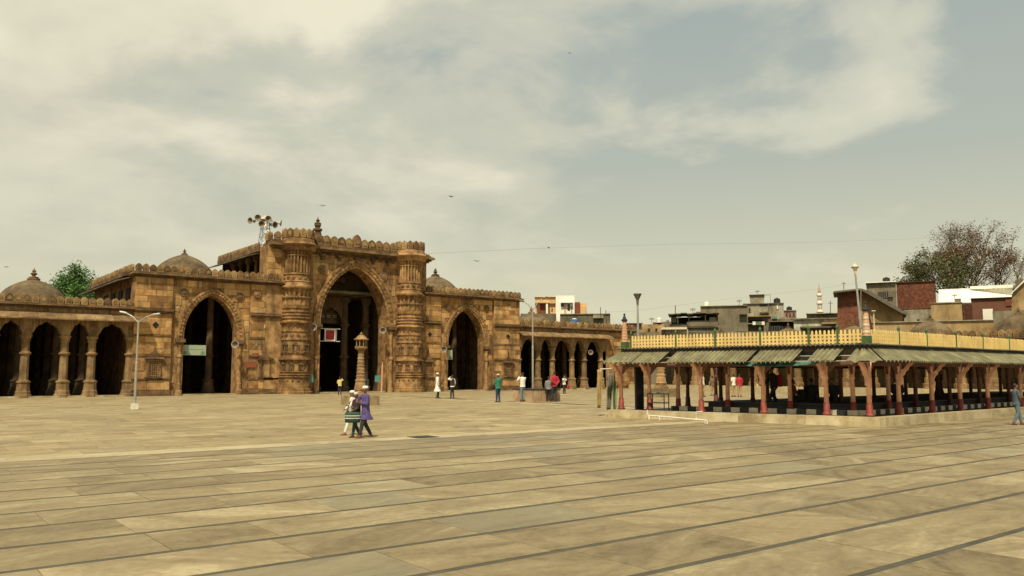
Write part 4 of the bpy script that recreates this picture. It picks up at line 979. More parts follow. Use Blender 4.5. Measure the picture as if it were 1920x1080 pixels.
for px, py, lab in ((443, 646, 'grey horn loudspeaker on the right jamb of the left arch'), (589, 614, 'white horn loudspeaker on the left jamb of the tall portal'),
                    (718, 620, 'white horn loudspeaker on the right jamb of the tall portal'), (832, 655, 'white horn loudspeaker on the left jamb of the right arch'), (1106, 661, 'small horn loudspeaker in the last bay of the right arcade')):
    Y = YF-.75; p = Vector((fx(px, Y, py), Y, fz(px, py, Y))); horn(p, (-.5, -.85, 0.0), lab, 'horn loudspeakers on the mosque front', 1.05 if px < 1000 else .95)
# lattice mast with horns
mx, my = fx(497, YF+4, 440), YF+4
mast = thing('horn_mast', (mx, my, 12.2), 'steel lattice mast with a cone cap on the mosque roof', 'mast')
zt_ = fz(497, 408, my)
m_ = MB(); c4 = [(-1, -1), (1, -1), (1, 1), (-1, 1)]
leg = lambda k, t: Vector((mx+c4[k][0]*(.52-.3*t), my+c4[k][1]*(.52-.3*t), 12.2+(zt_-12.2-.25)*t))
for k in range(4):
    m_ = MB(); m_.tube([leg(k, 0), leg(k, 1)], .035, 5); part('mast_leg', m_, M['steel'], mast)
for lv in range(4):
    t0, t1 = lv/4, (lv+1)/4
    for k in range(4):
        k2 = (k+1) % 4; m_ = MB(); m_.tube([leg(k, t0), leg(k2, t1)], .02, 4); part('brace', m_, M['steel'], mast)
        m_ = MB(); m_.tube([leg(k, t1), leg(k2, t1)], .02, 4); part('cross_bar', m_, M['steel'], mast)
m_ = MB(); m_.lathe([(zt_-.22, .72), (zt_-.18, .72), (zt_+.18, .06)], 4, mx, my, a0=R(10)); part('cone_cap', m_, M['horn'], mast)
hp = [(-1.15, -.3, -.05, (-.85, -.5, -.1)), (-.55, -.55, .12, (-.45, -.9, .0)), (-.2, -.6, -.4, (-.3, -1, -.12)), (.42, -.62, 0.0, (-.2, -1, .0)), (.75, -.2, -.35, (.3, -1, -.2)), (1.0, .25, -.1, (.9, -.55, -.1))]
labs = ['outermost left horn loudspeaker on the roof mast', 'upper left horn loudspeaker on the roof mast', 'low left horn loudspeaker hanging under the mast cap', 'horn loudspeaker facing the courtyard just right of the mast', 'low right horn loudspeaker under the mast cap', 'outermost right horn loudspeaker on the roof mast']
for (dx, dy, dz_, d), lab in zip(hp, labs):
    p = Vector((mx, my, zt_-.3+dz_)) + RGT*dx*.85 + FWD*dy
    horn(p, d, lab, 'horn loudspeakers on the roof mast', 1.05)
    m_ = MB(); m_.tube([Vector((mx, my, zt_-.3)), p], .02, 4); part('horn_arm', m_, M['darksteel'], mast)
def board(name, px0, px1, py0, py1, Y, mat, lab, cat, th=.05, frame=None, fw=.08):
    x0, x1 = fx(px0, Y, (py0+py1)/2), fx(px1, Y, (py0+py1)/2); z0, z1 = fz((px0+px1)/2, py1, Y), fz((px0+px1)/2, py0, Y)
    t = thing(name, ((x0+x1)/2, Y, z0), lab, cat)
    m = MB(); m.box(x0, x1, Y-th, Y, z0, z1); part('panel', m, mat, t)
    if frame:
        for a in ((x0-fw, x0, z0-fw, z1+fw), (x1, x1+fw, z0-fw, z1+fw), (x0, x1, z0-fw, z0), (x0, x1, z1, z1+fw)):
            m = MB(); m.box(a[0]+.001, a[1]-.001, Y-th-.03, Y+.02, a[2], a[3]); part('frame_bar', m, frame, t)
    return t, (x0, x1, z0, z1)
M['banner'] = plain('pale green white banner cloth', (0.33, 0.38, 0.26), 0.8, var=0.05, scale=1); M['bannergreen'] = plain('banner green print', (0.12, 0.24, 0.12), 0.8)
for args in ((340, 386, 647, 666, YF+.45, 'pale banner with green corner prints across the left arch'), (829, 848, 656, 674, YF+.45, 'pale banner with green corner prints in the right arch')):
    t, (x0, x1, z0, z1) = board('banner', *args[:4], args[4], M['banner'], args[5], 'banner', .03)
    for xa in ((x0+.1, x1-.42) if args[0] == 340 else (x1-.42,)): 
        m = MB(); m.prism([(xa, z0+.06), (xa+.34, z0+.06), (xa+.3, z0+.26), (xa+.17, z0+.34), (xa+.04, z0+.26)], args[4]-.04, args[4]-.031); part('green_print', m, M['bannergreen'], t)
    m = MB()
    for i in range(9 if args[0] == 340 else 3): m.box(x0+.55+i*.14, x0+.63+i*.14, args[4]-.04, args[4]-.031, z0+.42, z0+.47+.03*(i % 2))
    part('printed_line', m, M['bannergreen'], t)
m_, nt_, P_b = new_mat('red display'); P_b.inputs['Base Color'].default_value = (0.05, .003, .003, 1); P_b.inputs['Emission Color'].default_value = (0.8, 0.02, 0.02, 1); P_b.inputs['Emission Strength'].default_value = 0.25; M['led'] = m_
m_, nt_, P_b = new_mat('dark red display ground'); P_b.inputs['Base Color'].default_value = (0.10, .006, .006, 1); P_b.inputs['Emission Color'].default_value = (0.35, 0.008, 0.01, 1); P_b.inputs['Emission Strength'].default_value = 0.12; M['ledbg'] = m_
YB_ = YF+1.2
t, (x0, x1, z0, z1) = board('prayer_time_display', 610, 626, 619, 637, YB_, M['ledbg'], 'red lit display board in a white frame inside the portal', 'display board', .08, M['white'], .11)
m = MB()
for r_ in range(3):
    for i in range(5):
        if (r_*5+i) % 7 != 3: m.box(x0+.08+i*.13, x0+.165+i*.13, YB_-.095, YB_-.081, z1-.2-r_*.26, z1-.08-r_*.26)
part('lit_figures', m, M['led'], t)
xa, xb = fx(594, YB_, 628), fx(638, YB_, 628)
for z in (z0-.16, z1+.10): m = MB(); m.box(xa, xb, YB_+.03, YB_+.07, z, z+.06); part('support_bar', m, M['white'], t)
for x in (xa+.3, xb-.35): m = MB(); m.box(x, x+.05, YB_+.075, YB_+.1, z0-.16, z1+.16); part('support_bar', m, M['white'], t)
M['rust'] = plain('rust red plaque', (0.22, 0.065, 0.025), 0.8, var=0.25, scale=2)
board('plaque', 458, 481, 678, 689, YF-.22, M['rust'], 'larger rust red plaque on the wall left of the ribbed tower', 'plaque', .04)
board('plaque', 473, 485, 662, 668.5, YF-.22, M['rust'], 'small rust red plaque above the larger one on the left wall', 'plaque', .04)
board('notice_board', 581, 587, 704, 717, YF-.95, M['teal'], 'pale teal notice board on the left side of the portal', 'notice', .04)
board('notice_board', 703, 712, 704, 716, YF-.4, M['teal'], 'square teal notice board on the right side of the portal', 'notice', .04)
q = Vector((fx(716, YF-1.0), YF-1.0, 0)); m = MB(); m.tube([q, q+Vector((0.05, 0, 2.3)), q+Vector((.06, 0, 2.7))], [.1, .08, .02], 8); tag(link('rolled_mat', m.mesh('rolled_mat'), None, M['orange']), 'rolled orange mat standing against the right portal jamb', 'mat')

# ------------------------------------------------------------------ city behind
def bld(name, px0, px1, py0, depth, mat, lab, d=8, py1=None, yaw=0, cat='building'):
    pyb = 700 if py1 is None else py1
    c = at((px0+px1)/2, py0, depth); l, r_ = at(px0, py0, depth), at(px1, py0, depth)
    al = math.atan(((px0+px1)/2-960)/F); w = (r_-l).length*math.cos(al); z1 = c.z; z0 = 0 if py1 is None else at((px0+px1)/2, py1, depth).z
    t = thing(name, (c.x, c.y, 0), lab, cat, rz=-TH-al+yaw)
    m = MB(); m.box(-w/2, w/2, 0, d, z0, z1); link('wall', m.mesh('wall'), t, mat)
    def bx(nm, a0, a1, b0, b1, y0, y1, mt, par=t):           # in pixels on the front face
        k = w/(px1-px0); zz = lambda py: at((px0+px1)/2, py, depth).z
        m = MB(); m.box((a0-px0)*k-w/2, (a1-px0)*k-w/2, y0, y1, zz(b1), zz(b0)); return link(nm, m.mesh(nm), par, mt)
    def win(a0, a1, b0, b1, mt=None, fr=None, mul=0):
        f = bx('window', a0, a1, b0, b1, -.06, -.012, M['glass'] if mt is None else mt)
        k = (a1-a0)/12
        for (c0, c1, e0, e1) in ((a0-.35, a0+.35, b0, b1), (a1-.35, a1+.35, b0, b1), (a0-.35, a1+.35, b0-.5, b0), (a0-.6, a1+.6, b1, b1+.5)): bx('frame', c0, c1, e0, e1, -.12, -.0, fr or mat, f)
        for i in range(mul): c0 = a0+(a1-a0)*(i+1)/(mul+1); bx('mullion', c0-.3, c0+.3, b0, b1, -.10, -.061, fr or M['city_pale'], f)
        return f
    return t, bx, win
def cap(bx, a0, a1, b0, mat, t=.25): return bx('coping', a0-.5, a1+.5, b0-.8, b0+.4, -t, .3, mat)
# white and orange house over the right arcade
t, bx, win = bld('house', 1003, 1100, 569, 128, M['city_orange'], 'white and orange flat roofed house rising over the right arcade', 10, None, 0)
bx('white_block', 1042, 1077, 555, 600, -.8, 2, M['city_white']); bx('upper_storey', 1003, 1041.5, 557, 569.2, -.4, 5, M['city_orange']); bx('door_panel', 1078, 1087.5, 567, 590, -.3, .2, M['maroon'])
bx('low_wall', 1088, 1098, 575, 600, -.35, 2, M['city_orange']); bx('roof_edge', 1002, 1042, 556.2, 557, -.7, 5, M['city_white'])
bx('porch_slab', 1005, 1030, 567, 569, -1.2, 0, M['city_orange']); bx('door_panel', 1013, 1022, 570, 590, -.45, -.401, M['maroon'])
for a in ((1009, 1011.5), (1024, 1027.5)): bx('porch_post', a[0], a[1], 569, 590, -1.1, -.9, M['city_white'] if a[0] > 1020 else M['maroon'])
for a0, a1, b0, b1 in ((1052, 1057, 570, 576), (1064, 1068.5, 571, 583)): bx('window', a0, a1, b0, b1, -.86, -.812, M['glass'])
bx('orange_panel', 1057.5, 1061.5, 570, 592, -.86, -.812, M['city_orange']); bx('sunshade', 1051, 1074, 568, 569, -1.5, -.8, M['city_white']); bx('pipe', 1071, 1072, 575, 590, -.9, -.812, M['glass']); bx('window', 1033, 1036, 571, 577, -.45, -.41, M['maroon'])
t, bx, win = bld('roof_wall', 976, 1043, 588, 104, M['city_grey'], 'grey weathered roof wall in front of the orange house', .6, None, .02, 'wall')
t, bx, win = bld('roof_wall', 1050, 1144, 589, 106, M['city_grey'], 'stained roof wall below the white house, nearer the pavilion', .8, None, 0, 'wall')
bx('coping', 1050, 1144, 588, 589.4, -.15, .9, M['city_pale']); bx('parapet_block', 1112, 1131, 591, 597, -.5, -.01, M['city_pale'])
t, bx, win = bld('wall_fragment', 1036, 1054, 594, 110, M['city_white'], 'white wall corner between the two grey roof walls', 2, None, 0, 'wall')
p = at(1077, 600, 103); w_ = .55
t = thing('water_tank', (p.x, p.y, p.z), 'blue plastic drum on the arcade roof below the white house', 'water tank')
m = MB(); m.lathe([(-.6, .42), (-.55, .5), (.05, .5), (.1, .45)], 16); link('drum', m.mesh('drum'), t, M['blue']); m = MB(); m.lathe([(.101, .3), (.2, .26), (.22, .1)], 12); link('lid', m.mesh('lid'), t, M['white'])
# buildings between the arcade and the brick shed
B = []
t, bx, win = bld('house', 1172, 1203, 607, 128, M['city_pink'], 'faded pink house end beside the plain orange pylon', 8); bx('roof_edge', 1170, 1205, 606, 607.2, -.6, 1, M['city_grey']); bx('window', 1180, 1186, 610, 616, -.06, -.01, M['glass'])
t, bx, win = bld('house', 1186, 1198, 614, 112, M['city_grey'], 'low grey house end just right of the pylon', 8, None, .3); 
t, bx, win = bld('house', 1203, 1245, 608, 118, M['city_ochre'], 'low brown house with a stepped parapet left of the open gallery', 8)
bx('parapet_block', 1224, 1243, 604.5, 608.2, 0, 3, M['city_brick']); win(1214, 1219, 616, 622); win(1228, 1233, 616, 622)
t, bx, win = bld('house', 1243, 1259, 603, 122, M['city_grey'], 'narrow grey house left of the open gallery', 6); bx('water_box', 1249, 1255, 600, 603.2, 0, 2, M['city_pale'])
t, bx, win = bld('low_shed', 1240, 1290, 617.5, 98, M['city_pale'], 'low shed with a pale yellow sloping roof below the gallery', 6, None, 0, 'shed')
bx('sloping_roof', 1240, 1288, 614, 618, -.5, 6.5, M['cream'])
t, bx, win = bld('gallery_house', 1255, 1349, 607, 108, M['city_grey'], 'grey house with an open gallery under a ragged tilted roof', 9)
bx('gallery_back', 1257, 1348, 592, 607.2, 3, 8.9, M['dark'])
bx('parapet', 1288, 1346, 604, 612, -.35, -.01, M['city_grey'])
for a in (1258, 1270, 1291, 1322, 1345): bx('gallery_post', a, a+1.6, 590, 607, -.1, .2, M['city_pale'])
bx('railing', 1293, 1346, 602, 603.2, -.2, -.1, M['city_pale']); bx('hanging_sheet', 1258, 1268, 594, 604, .1, .15, M['greycloth']); bx('hanging_sheet', 1330, 1344, 595, 603, .3, .4, M['city_pale'])
for i in range(8):
    a = 1253+i*11.8; o = bx('roof_sheet', a, a+12.5, 588.6-(i % 3)*.7-i*.15, 590.0-(i % 3)*.7-i*.1, -1.0, 5, M['olive'] if i % 2 else M['darksteel']); o.rotation_euler.y = random.uniform(-.03, .03)*.15
win(1288, 1321, 622, 632, None, M['city_pale'], 5); bx('string', 1287, 1347, 613, 614, -.3, 0, M['city_pale'])
p = at(1266.5, 590, 110); m = MB(); m.tube([p, p+Vector((0, 0, 1.25))], .06, 6); tag(link('roof_pole', m.mesh('roof_pole'), None, M['darksteel']), 'thin dark pole on the gallery house roof', 'pole')
t, bx, win = bld('block_house', 1313, 1401, 573.5, 112, M['city_grey'], 'large plain grey rendered block behind the yellow fence', 10); cap(bx, 1313, 1401, 573.5, M['city_pale'])
win(1379, 1399, 621, 632, None, M['city_pale'], 0); bx('sunshade', 1386, 1400, 589.5, 591, -.7, 0, M['city_grey']); bx('drain_pipe', 1346, 1347, 589, 632, -.15, -.01, M['city_pale']); bx('stair_block', 1304, 1316, 583, 590, .5, 4, M['city_grey'])
t, bx, win = bld('house', 1393, 1469, 569.5, 138, M['city_pale'], 'stained pale house topped by a square tank tower', 9)
bx('tank_tower', 1406, 1433, 552.5, 569.8, .5, 5, M['city_pale']); cap(bx, 1393, 1469, 569.5, M['city_grey']); bx('tower_cap', 1405, 1434, 551.5, 552.6, .2, 5.4, M['city_grey'])
for a in (1444.5,): bx('pipe_frame', a, a+.7, 552, 569, 1, 1.1, M['darksteel'])
bx('pipe_frame', 1433.5, 1445, 552, 552.7, 1, 1.1, M['darksteel'])
bx('balcony_opening', 1424, 1438, 571, 574, -.08, -.01, M['dark']); win(1403, 1407, 577, 584); bx('balcony_slab', 1424, 1441, 585.5, 588, -1, 0, M['city_grey']); win(1456, 1459, 573, 580, M['city_white']); bx('pilaster', 1440, 1441.5, 569.6, 598, -.2, 0, M['city_grey'])
for a in (1395, 1412, 1449, 1463): bx('rebar', a, a+.4, 566, 569.5, .5, .6, M['darksteel'])
t, bx, win = bld('house', 1401, 1445, 594, 116, M['city_grey'], 'low grey house with a patchy lean-to left of the green tarp', 7); bx('roof_edge', 1400, 1446, 592.5, 594.3, -.8, 3, M['city_ochre']); win(1403, 1430, 600, 606, M['dark']); bx('lean_roof', 1401, 1432, 606.5, 608, -1, 0, M['city_pale']); bx('pier', 1436, 1443, 600, 632, -.25, 0, M['city_pale'])
t, bx, win = bld('house', 1440, 1488, 598, 111, M['city_grey'], 'dark fronted shop house under a green tarp', 7); bx('open_front', 1445, 1487, 604, 612, -.06, -.01, M['dark']); bx('awning', 1442, 1488, 602.4, 604, -1, 0, M['city_pale']); win(1447, 1466, 612, 622, None, M['city_white'], 3)
bx('tarp_patch', 1447, 1457, 594.5, 597.9, -.3, 2, M['tarp']); bx('roof_junk', 1458, 1475, 595, 597.9, 0, 2, M['city_pale'])
t, bx, win = bld('house', 1469, 1493, 582.5, 150, M['city_pink'], 'small pinkish house with a row of windows left of the minaret', 7); cap(bx, 1469, 1493, 582.5, M['city_pale'])
for a in (1473, 1479.5, 1486): win(a, a+3.4, 587, 593)
t, bx, win = bld('house', 1512, 1574, 588, 150, M['city_grey'], 'long low grey building at the foot of the minaret', 7); bx('roof_edge', 1511, 1575, 587, 588.3, -.5, 3, M['city_pale']); win(1530, 1540, 592, 596)
t, bx, win = bld('stained_wall', 1488, 1574, 598.5, 106, stone('whitewashed wall, peeling', (0.20, 0.17, 0.12), (0.40, 0.37, 0.28), (0.62, 0.58, 0.46), 0.9, 0.2, 0.8), 'whitewashed peeling wall left of the brick shed', 3, None, 0, 'wall'); bx('dark_coping', 1487, 1575, 596.5, 598.6, -.4, 3.2, M['city_grey']); bx('ledge', 1540, 1573, 606, 609, -1.5, 0, M['city_ochre']); bx('lower_roof', 1500, 1573, 614, 617, -3, 0, M['city_grey'])
# minaret
p = at(1538, 597, 190); k = 190/F*1.2
t = thing('minaret', (p.x, p.y, 0), 'slim white and orange tiered minaret far beyond the rooftops', 'minaret')
zz = lambda py: at(1538, py, 190).z
M['min_o'] = plain('minaret orange paint', (0.48, 0.25, 0.14), 0.8, var=.1)
m = MB(); m.lathe([(0, 5*k), (zz(598), 5*k)], 8); link('foot', m.mesh('foot'), t, M['city_pale'])
for y0, y1, r in ((598, 588, 5.2), (582, 573, 3.4), (565, 557, 3.0), (551, 546, 2.2)):
    m = MB(); m.lathe([(zz(y0), r*k), (zz(y1), r*k*.92)], 8); link('drum', m.mesh('drum'), t, M['city_white'])
    for i in range(8):
        a = 2*math.pi*(i+.5)/8; c = MB(); Mx = Matrix.Rotation(a, 4, 'Z'); c.box(r*k*.9, r*k*.97, -.13, .13, zz(y0)+.15, zz(y1)-.2, Mx); link('window', c.mesh('window'), t, M['min_o'])
for y0, y1, r in ((588, 582, 5.5), (573, 565, 4.9), (557, 551, 4.3)):
    m = MB(); h = zz(y1)-zz(y0); m.lathe([(zz(y0), 3*k), (zz(y0)+h*.3, r*k*.8), (zz(y0)+h*.45, r*k), (zz(y0)+h*.9, r*k), (zz(y0)+h*.92, r*k*.7), (zz(y1), r*k*.6)], 12); link('balcony', m.mesh('balcony'), t, M['city_white'])
    m = MB(); m.lathe([(zz(y0)+h*.30, r*k*.86), (zz(y0)+h*.42, r*k*1.06)], 12); link('balcony_trim', m.mesh('balcony_trim'), t, M['min_o'])
m = MB(); m.lathe([(zz(546), 2.6*k), (zz(545), 2.6*k), (zz(543), 1.5*k), (zz(540), .9*k), (zz(536), .4*k), (zz(530), .1*k)], 10); link('spire', m.mesh('spire'), t, M['min_o'])
for px, y0, y1, lab in ((1557, 587, 564, 'thin antenna pole between the minaret and the brick shed'), (1582, 543, 529, 'small antenna on the brick shed roof'), (1136, 590, 582, 'short pole on the stained roof wall'), (1126, 589, 576, 'thin pipe behind the stained roof wall'), (1490, 597, 583, 'thin pole beside the pinkish house')):
    p = at(px, y0, 105); q = at(px, y1, 105); m = MB(); m.tube([p, q], .05, 5); t = thing('antenna', tuple(p), lab, 'antenna'); part('pole', m, M['darksteel'], t)
    if px in (1582, 1557): m = MB(); c_ = p.lerp(q, .8); m.tube([c_-RGT*.3, c_+RGT*.3], .03, 4); part('crossbar', m, M['darksteel'], t)
# clutter on the roofs
WHc = M['city_white']
def roof_tank(px, py, d, col, lab, r=.55, h=1.0):
    p = at(px, py, d); t = thing('water_tank', tuple(p), lab, 'water tank', 'plastic tanks on the rooftops'); m = MB(); m.lathe([(0, r), (h*.8, r), (h*.86, r*.9), (h, r*.35)], 16); link('drum', m.mesh('drum', smooth=False), t, col)
    m = MB(); m.lathe([(h*.97, r*.36), (h*1.06, r*.36)], 12); link('lid', m.mesh('lid'), t, col); return t
roof_tank(1457, 570, 140, M['black'], 'black plastic tank on the stained pale house'); roof_tank(1325, 574, 113, M['city_white'], 'small white tank on the left end of the large grey block', .35, .6)
roof_tank(1480, 583, 152, M['black'], 'black plastic tank on the small pinkish house', .5, .8); roof_tank(1662, 529, 122, M['black'], 'black plastic tank above the barred window', .5, .7); roof_tank(1236, 605, 118, M['city_white'], 'white tank on the low brown house', .4, .7)
for i, (px, y0, y1, d, lab) in enumerate(((1386, 574, 562, 113, 'television aerial on the large grey block'), (1420, 552, 545, 139, 'television aerial on the tank tower'), (1703, 529, 519, 118, 'television aerial on the red brick house'), (1790, 561, 552, 109, 'television aerial by the chimney block'), (1222, 606, 596, 118, 'television aerial on the low brown house'), (1299, 590, 578, 110, 'television aerial on the gallery roof'))):
    p, q = at(px, y0, d), at(px, y1, d); t = thing('television_aerial', tuple(p), lab, 'aerial', 'television aerials on the rooftops'); m = MB(); m.tube([p, q], .04, 4); part('mast', m, M['darksteel'], t)
    m = MB()
    for f_ in (.7, .82, .95): c_ = p.lerp(q, f_); m.tube([c_-RGT*.45*(1.2-f_*.5), c_+RGT*.45*(1.2-f_*.5)], .025, 4)
    tag(part('elements', m, M['darksteel'], t), None, None, None, 'stuff')
for i, (px, col) in enumerate(((1411, WHc), (1417, M['tarp']), (1423, M['city_ochre']), (1428, WHc))):
    a, b_ = at(px, 603, 112), at(px+4.5, 608.5, 112); m = MB(); m.box(0, (b_-a).length*.8, -.02, .02, -.45, 0); o = tag(link('laundry', m.mesh('laundry'), None, col, a), ('white cloth drying at the left of the line', 'green cloth drying on the line', 'ochre cloth drying on the line', 'white cloth drying at the right of the line')[i] + ' on the low grey house', 'laundry'); o.rotation_euler.z = -TH
# brick shed with a sloping roof
def pane(mb, pts, d0, d1, th=FWD):                             # polygon given as (px, py) at a depth, extruded back
    a = [at(x, y, d0) for x, y in pts]; n = len(a); rr_ = ray(sum(x for x, y in pts)/n, 600); rr_.z = 0; b_ = [v + rr_.normalized()*(d1-d0) for v in a]
    mb.add(a+b_, [tuple(range(n)), tuple(range(2*n-1, n-1, -1))] + [(i, i+n, (i+1) % n+n, (i+1) % n) for i in range(n)])
o_ = at(1630, 640, 96); shed = thing('brick_shed', (o_.x, o_.y, 0), 'tall shed with red brick front, ochre side and dark sloping roof', 'shed')
m = MB(); pane(m, [(1570, 640), (1570, 548), (1614, 544), (1614, 640)], 96, 101); part('brick_wall', m, M['city_brick'], shed)
m = MB(); pane(m, [(1614.5, 640), (1614.5, 544), (1693, 588), (1693, 640)], 96.2, 101); part('plaster_wall', m, M['city_ochre'], shed)
m = MB(); pane(m, [(1618, 640), (1618, 585), (1630, 590), (1643, 640)], 96.1, 96.19); part('bare_brick_patch', m, M['city_brick'], shed)
m = MB(); pane(m, [(1562, 549), (1563, 546), (1614, 540.5), (1614, 543.8)], 94.8, 101.6); part('roof_sheet', m, M['darksteel'], shed)
m = MB(); pane(m, [(1614.3, 543.8), (1614.3, 540.5), (1634, 547), (1701, 586), (1700, 590), (1690, 587)], 94.8, 101.6); part('roof_sheet', m, M['darksteel'], shed)
t, bx, win = bld('house', 1624, 1679.5, 530, 118, M['city_grey'], 'upper grey house wall with a barred window behind the brick shed', 8); bx('roof_edge', 1623, 1680, 528.6, 530.2, -.5, 8, M['city_white']); win(1645, 1665, 547, 558, None, M['city_pale'], 4); bx('shutter', 1664, 1673, 546, 558, -.4, -.02, M['darksteel'])
t, bx, win = bld('brick_house', 1680, 1753, 529, 117, M['city_brick'], 'red brick house side wall in front of the bare tree', 8)
bx('coping', 1679.5, 1754, 528, 529.2, -.2, 8, M['city_brick']); bx('pale_footing', 1692, 1745, 579.5, 640, -1.2, -.01, M['city_pale']); bx('brick_ledge', 1680, 1753, 578, 579.6, -1.3, 0, M['city_brick'])

t, bx, win = bld('ochre_house', 1745, 1803, 568, 108, M['city_ochre'], 'low ochre house with a broken brick corner', 6); bx('broken_corner', 1803.5, 1822, 572, 640, .3, 4, M['city_brick']); bx('chimney_block', 1790, 1802, 560, 567.8, .5, 2, M['city_pale']); bx('coping', 1744, 1804, 567, 568.2, -.15, 6, M['city_pale']); bx('window', 1780, 1797, 601, 603, -.07, -.01, M['glass']); bx('window', 1717, 1722, 597, 603, -.0, .05, M['glass'])
t, bx, win = bld('white_house', 1760, 1897, 543, 124, M['city_white'], 'bright white house with a shallow stepped roof', 9); 
o_ = bx('roof_sheet', 1759, 1802, 540.5, 542.9, -.8, 9, M['city_white']); o_ = bx('roof_sheet', 1819, 1898, 537.5, 542.9, -.8, 9, M['city_white']); bx('dark_roof', 1862, 1920, 535, 541, 3, 12, M['darksteel']); bx('post', 1888, 1889, 535, 543, -.9, -.8, M['city_white'])
m = MB(); a4 = [at(1760, 566, 119), at(1897, 566, 119), at(1897, 541, 124.5), at(1802, 541, 124.5), at(1802, 543.5, 124), at(1760, 543.5, 124)]
m.add([v-wloc(t) for v in a4]+[v-wloc(t)+Vector((0, 0, -.15)) for v in a4], [(0, 1, 2, 3, 4, 5), (11, 10, 9, 8, 7, 6), (0, 6, 7, 1), (1, 7, 8, 2), (2, 8, 9, 3), (5, 11, 6, 0)])
sr = link('sloping_roof', m.mesh('sloping_roof'), t, M['city_white']); sr.matrix_parent_inverse = Matrix.Rotation(-t.rotation_euler.z, 4, 'Z')
t, bx, win = bld('brown_house', 1820, 1899, 559, 112, plain('brown painted wall', (0.15, 0.062, 0.035), 0.85, var=.12, scale=.5), 'brown painted house with a pale door below the white house', 5); bx('roof_edge', 1819, 1900, 558, 559.3, -.3, 5, M['city_grey'])
bx('pale_door', 1841, 1860, 579, 640, -.1, -.01, M['city_white']); bx('brick_corner', 1885, 1899, 561, 575, -.12, -.01, M['city_brick'])
o_ = at(1930, 640, 104); gh = thing('gable_house', (o_.x, o_.y, 0), 'ochre gabled house with a white roof edge at the right border', 'house')
m = MB(); pane(m, [(1897, 640), (1897, 552), (1950, 499), (2010, 551), (2010, 640)], 103.51, 112); part('wall', m, M['city_ochre'], gh)
m = MB(); pane(m, [(1894, 553), (1895, 550), (1950, 495), (1951, 499)], 103, 103.5); part('roof_edge', m, M['city_white'], gh)
m = MB(); pane(m, [(1951.3, 499), (1950.3, 495), (2014, 550), (2014, 554)], 103, 103.5); part('roof_edge', m, M['city_white'], gh)
t, bx, win = bld('grey_wall', 1860, 1960, 582, 92, M['city_grey'], 'dark grey rubble wall beside the last cloister dome', 2, None, 0, 'wall')
t, bx, win = bld('grey_house', 1903, 1960, 523, 140, M['city_grey'], 'grey house top above the gable at the right border', 6)
t, bx, win = bld('back_wall', 1612, 1860, 603, 94, M['city_ochre'], 'long low brown wall behind the cloister roof on the right', 1, None, .05, 'wall'); bx('coping', 1612, 1860, 602, 603.3, -.2, 1.1, M['city_pale'])
t, bx, win = bld('back_wall', 1185, 1500, 622, 100, M['city_grey'], 'long low grey wall behind the cloister roof on the left', 1, None, .05, 'wall')
t, bx, win = bld('spiked_post', 1637, 1639, 583, 88, M['cream'], 'thin pale post with a flat top in front of the ochre wall', .25, None, 0, 'post'); bx('cap', 1634.5, 1641.5, 582, 584, -.2, .4, M['cream'])



# ------------------------------------------------------------------ people
def remeshed(mb, voxel, name, it=3):
    me = mb.mesh(name); o = bpy.data.objects.new('tmp', me); COL.objects.link(o)
    r = o.modifiers.new('r', 'REMESH'); r.mode = 'VOXEL'; r.voxel_size = voxel
    sm = o.modifiers.new('s', 'SMOOTH'); sm.factor = .5; sm.iterations = it
    dg = bpy.context.evaluated_depsgraph_get(); out = bpy.data.meshes.new_from_object(o.evaluated_get(dg)); out.name = name
    bpy.data.objects.remove(o); bpy.data.meshes.remove(me)
    out.polygons.foreach_set('use_smooth', [True]*len(out.polygons)); return out
def capsule(mb, p0, p1, r0, r1, n=10):
    p0, p1 = Vector(p0), Vector(p1); d = (p1-p0); L = d.length or 1e-4; d = d/L
    pts = [p0 - d*r0*.95, p0 - d*r0*.6, p0, p0.lerp(p1, .5), p1, p1 + d*r1*.6, p1 + d*r1*.95]
    rr = [r0*.3, r0*.8, r0, (r0+r1)/2, r1, r1*.8, r1*.3]
    a = d.cross(Vector((0, 1, 0)) if abs(d.y) < .9 else Vector((1, 0, 0))).normalized(); b = d.cross(a)
    vs = [p + (a*math.cos(2*math.pi*k/n) + b*math.sin(2*math.pi*k/n))*r for p, r in zip(pts, rr) for k in range(n)]
    fs = [(i*n+k, i*n+(k+1) % n, (i+1)*n+(k+1) % n, (i+1)*n+k) for i in range(len(pts)-1) for k in range(n)]
    fs += [tuple(range(n-1, -1, -1)), tuple(range((len(pts)-1)*n, len(pts)*n))]
    mb.add(vs, fs)
def pc(name, col, rough=.85): 
    if name not in M: M[name] = plain(name, col, rough, var=.13, scale=9, bump=.25)
    return M[name]
SKIN = pc('brown skin', (0.20, 0.095, 0.05), .6); HAIR = pc('black hair', (0.012, 0.010, 0.009), .6)
ARMS = {'down': lambda s: ((s*.25, .02, 1.14), (s*.24, -.06, .90)), 'swingf': lambda s: ((s*.24, -.10, 1.16), (s*.21, -.30, 1.02)), 'swingb': lambda s: ((s*.25, .14, 1.17), (s*.25, .20, .93)),
        'camera': lambda s: ((s*.27, -.16, 1.26), (s*.07, -.24, 1.50)), 'head': lambda s: ((s*.33, -.08, 1.42), (s*.16, -.05, 1.58)), 'back': lambda s: ((s*.25, .10, 1.15), (s*.05, .16, 1.00)),
        'fold': lambda s: ((s*.23, -.05, 1.14), (-s*.05, -.20, 1.16)), 'lap': lambda s: ((s*.24, -.08, 1.15), (s*.13, -.30, 1.00)), 'hug': lambda s: ((s*.30, -.16, 1.28), (s*.02, -.30, 1.22)), 'across': lambda s: ((s*.36, -.02, 1.36), (s*.60, -.02, 1.40))}
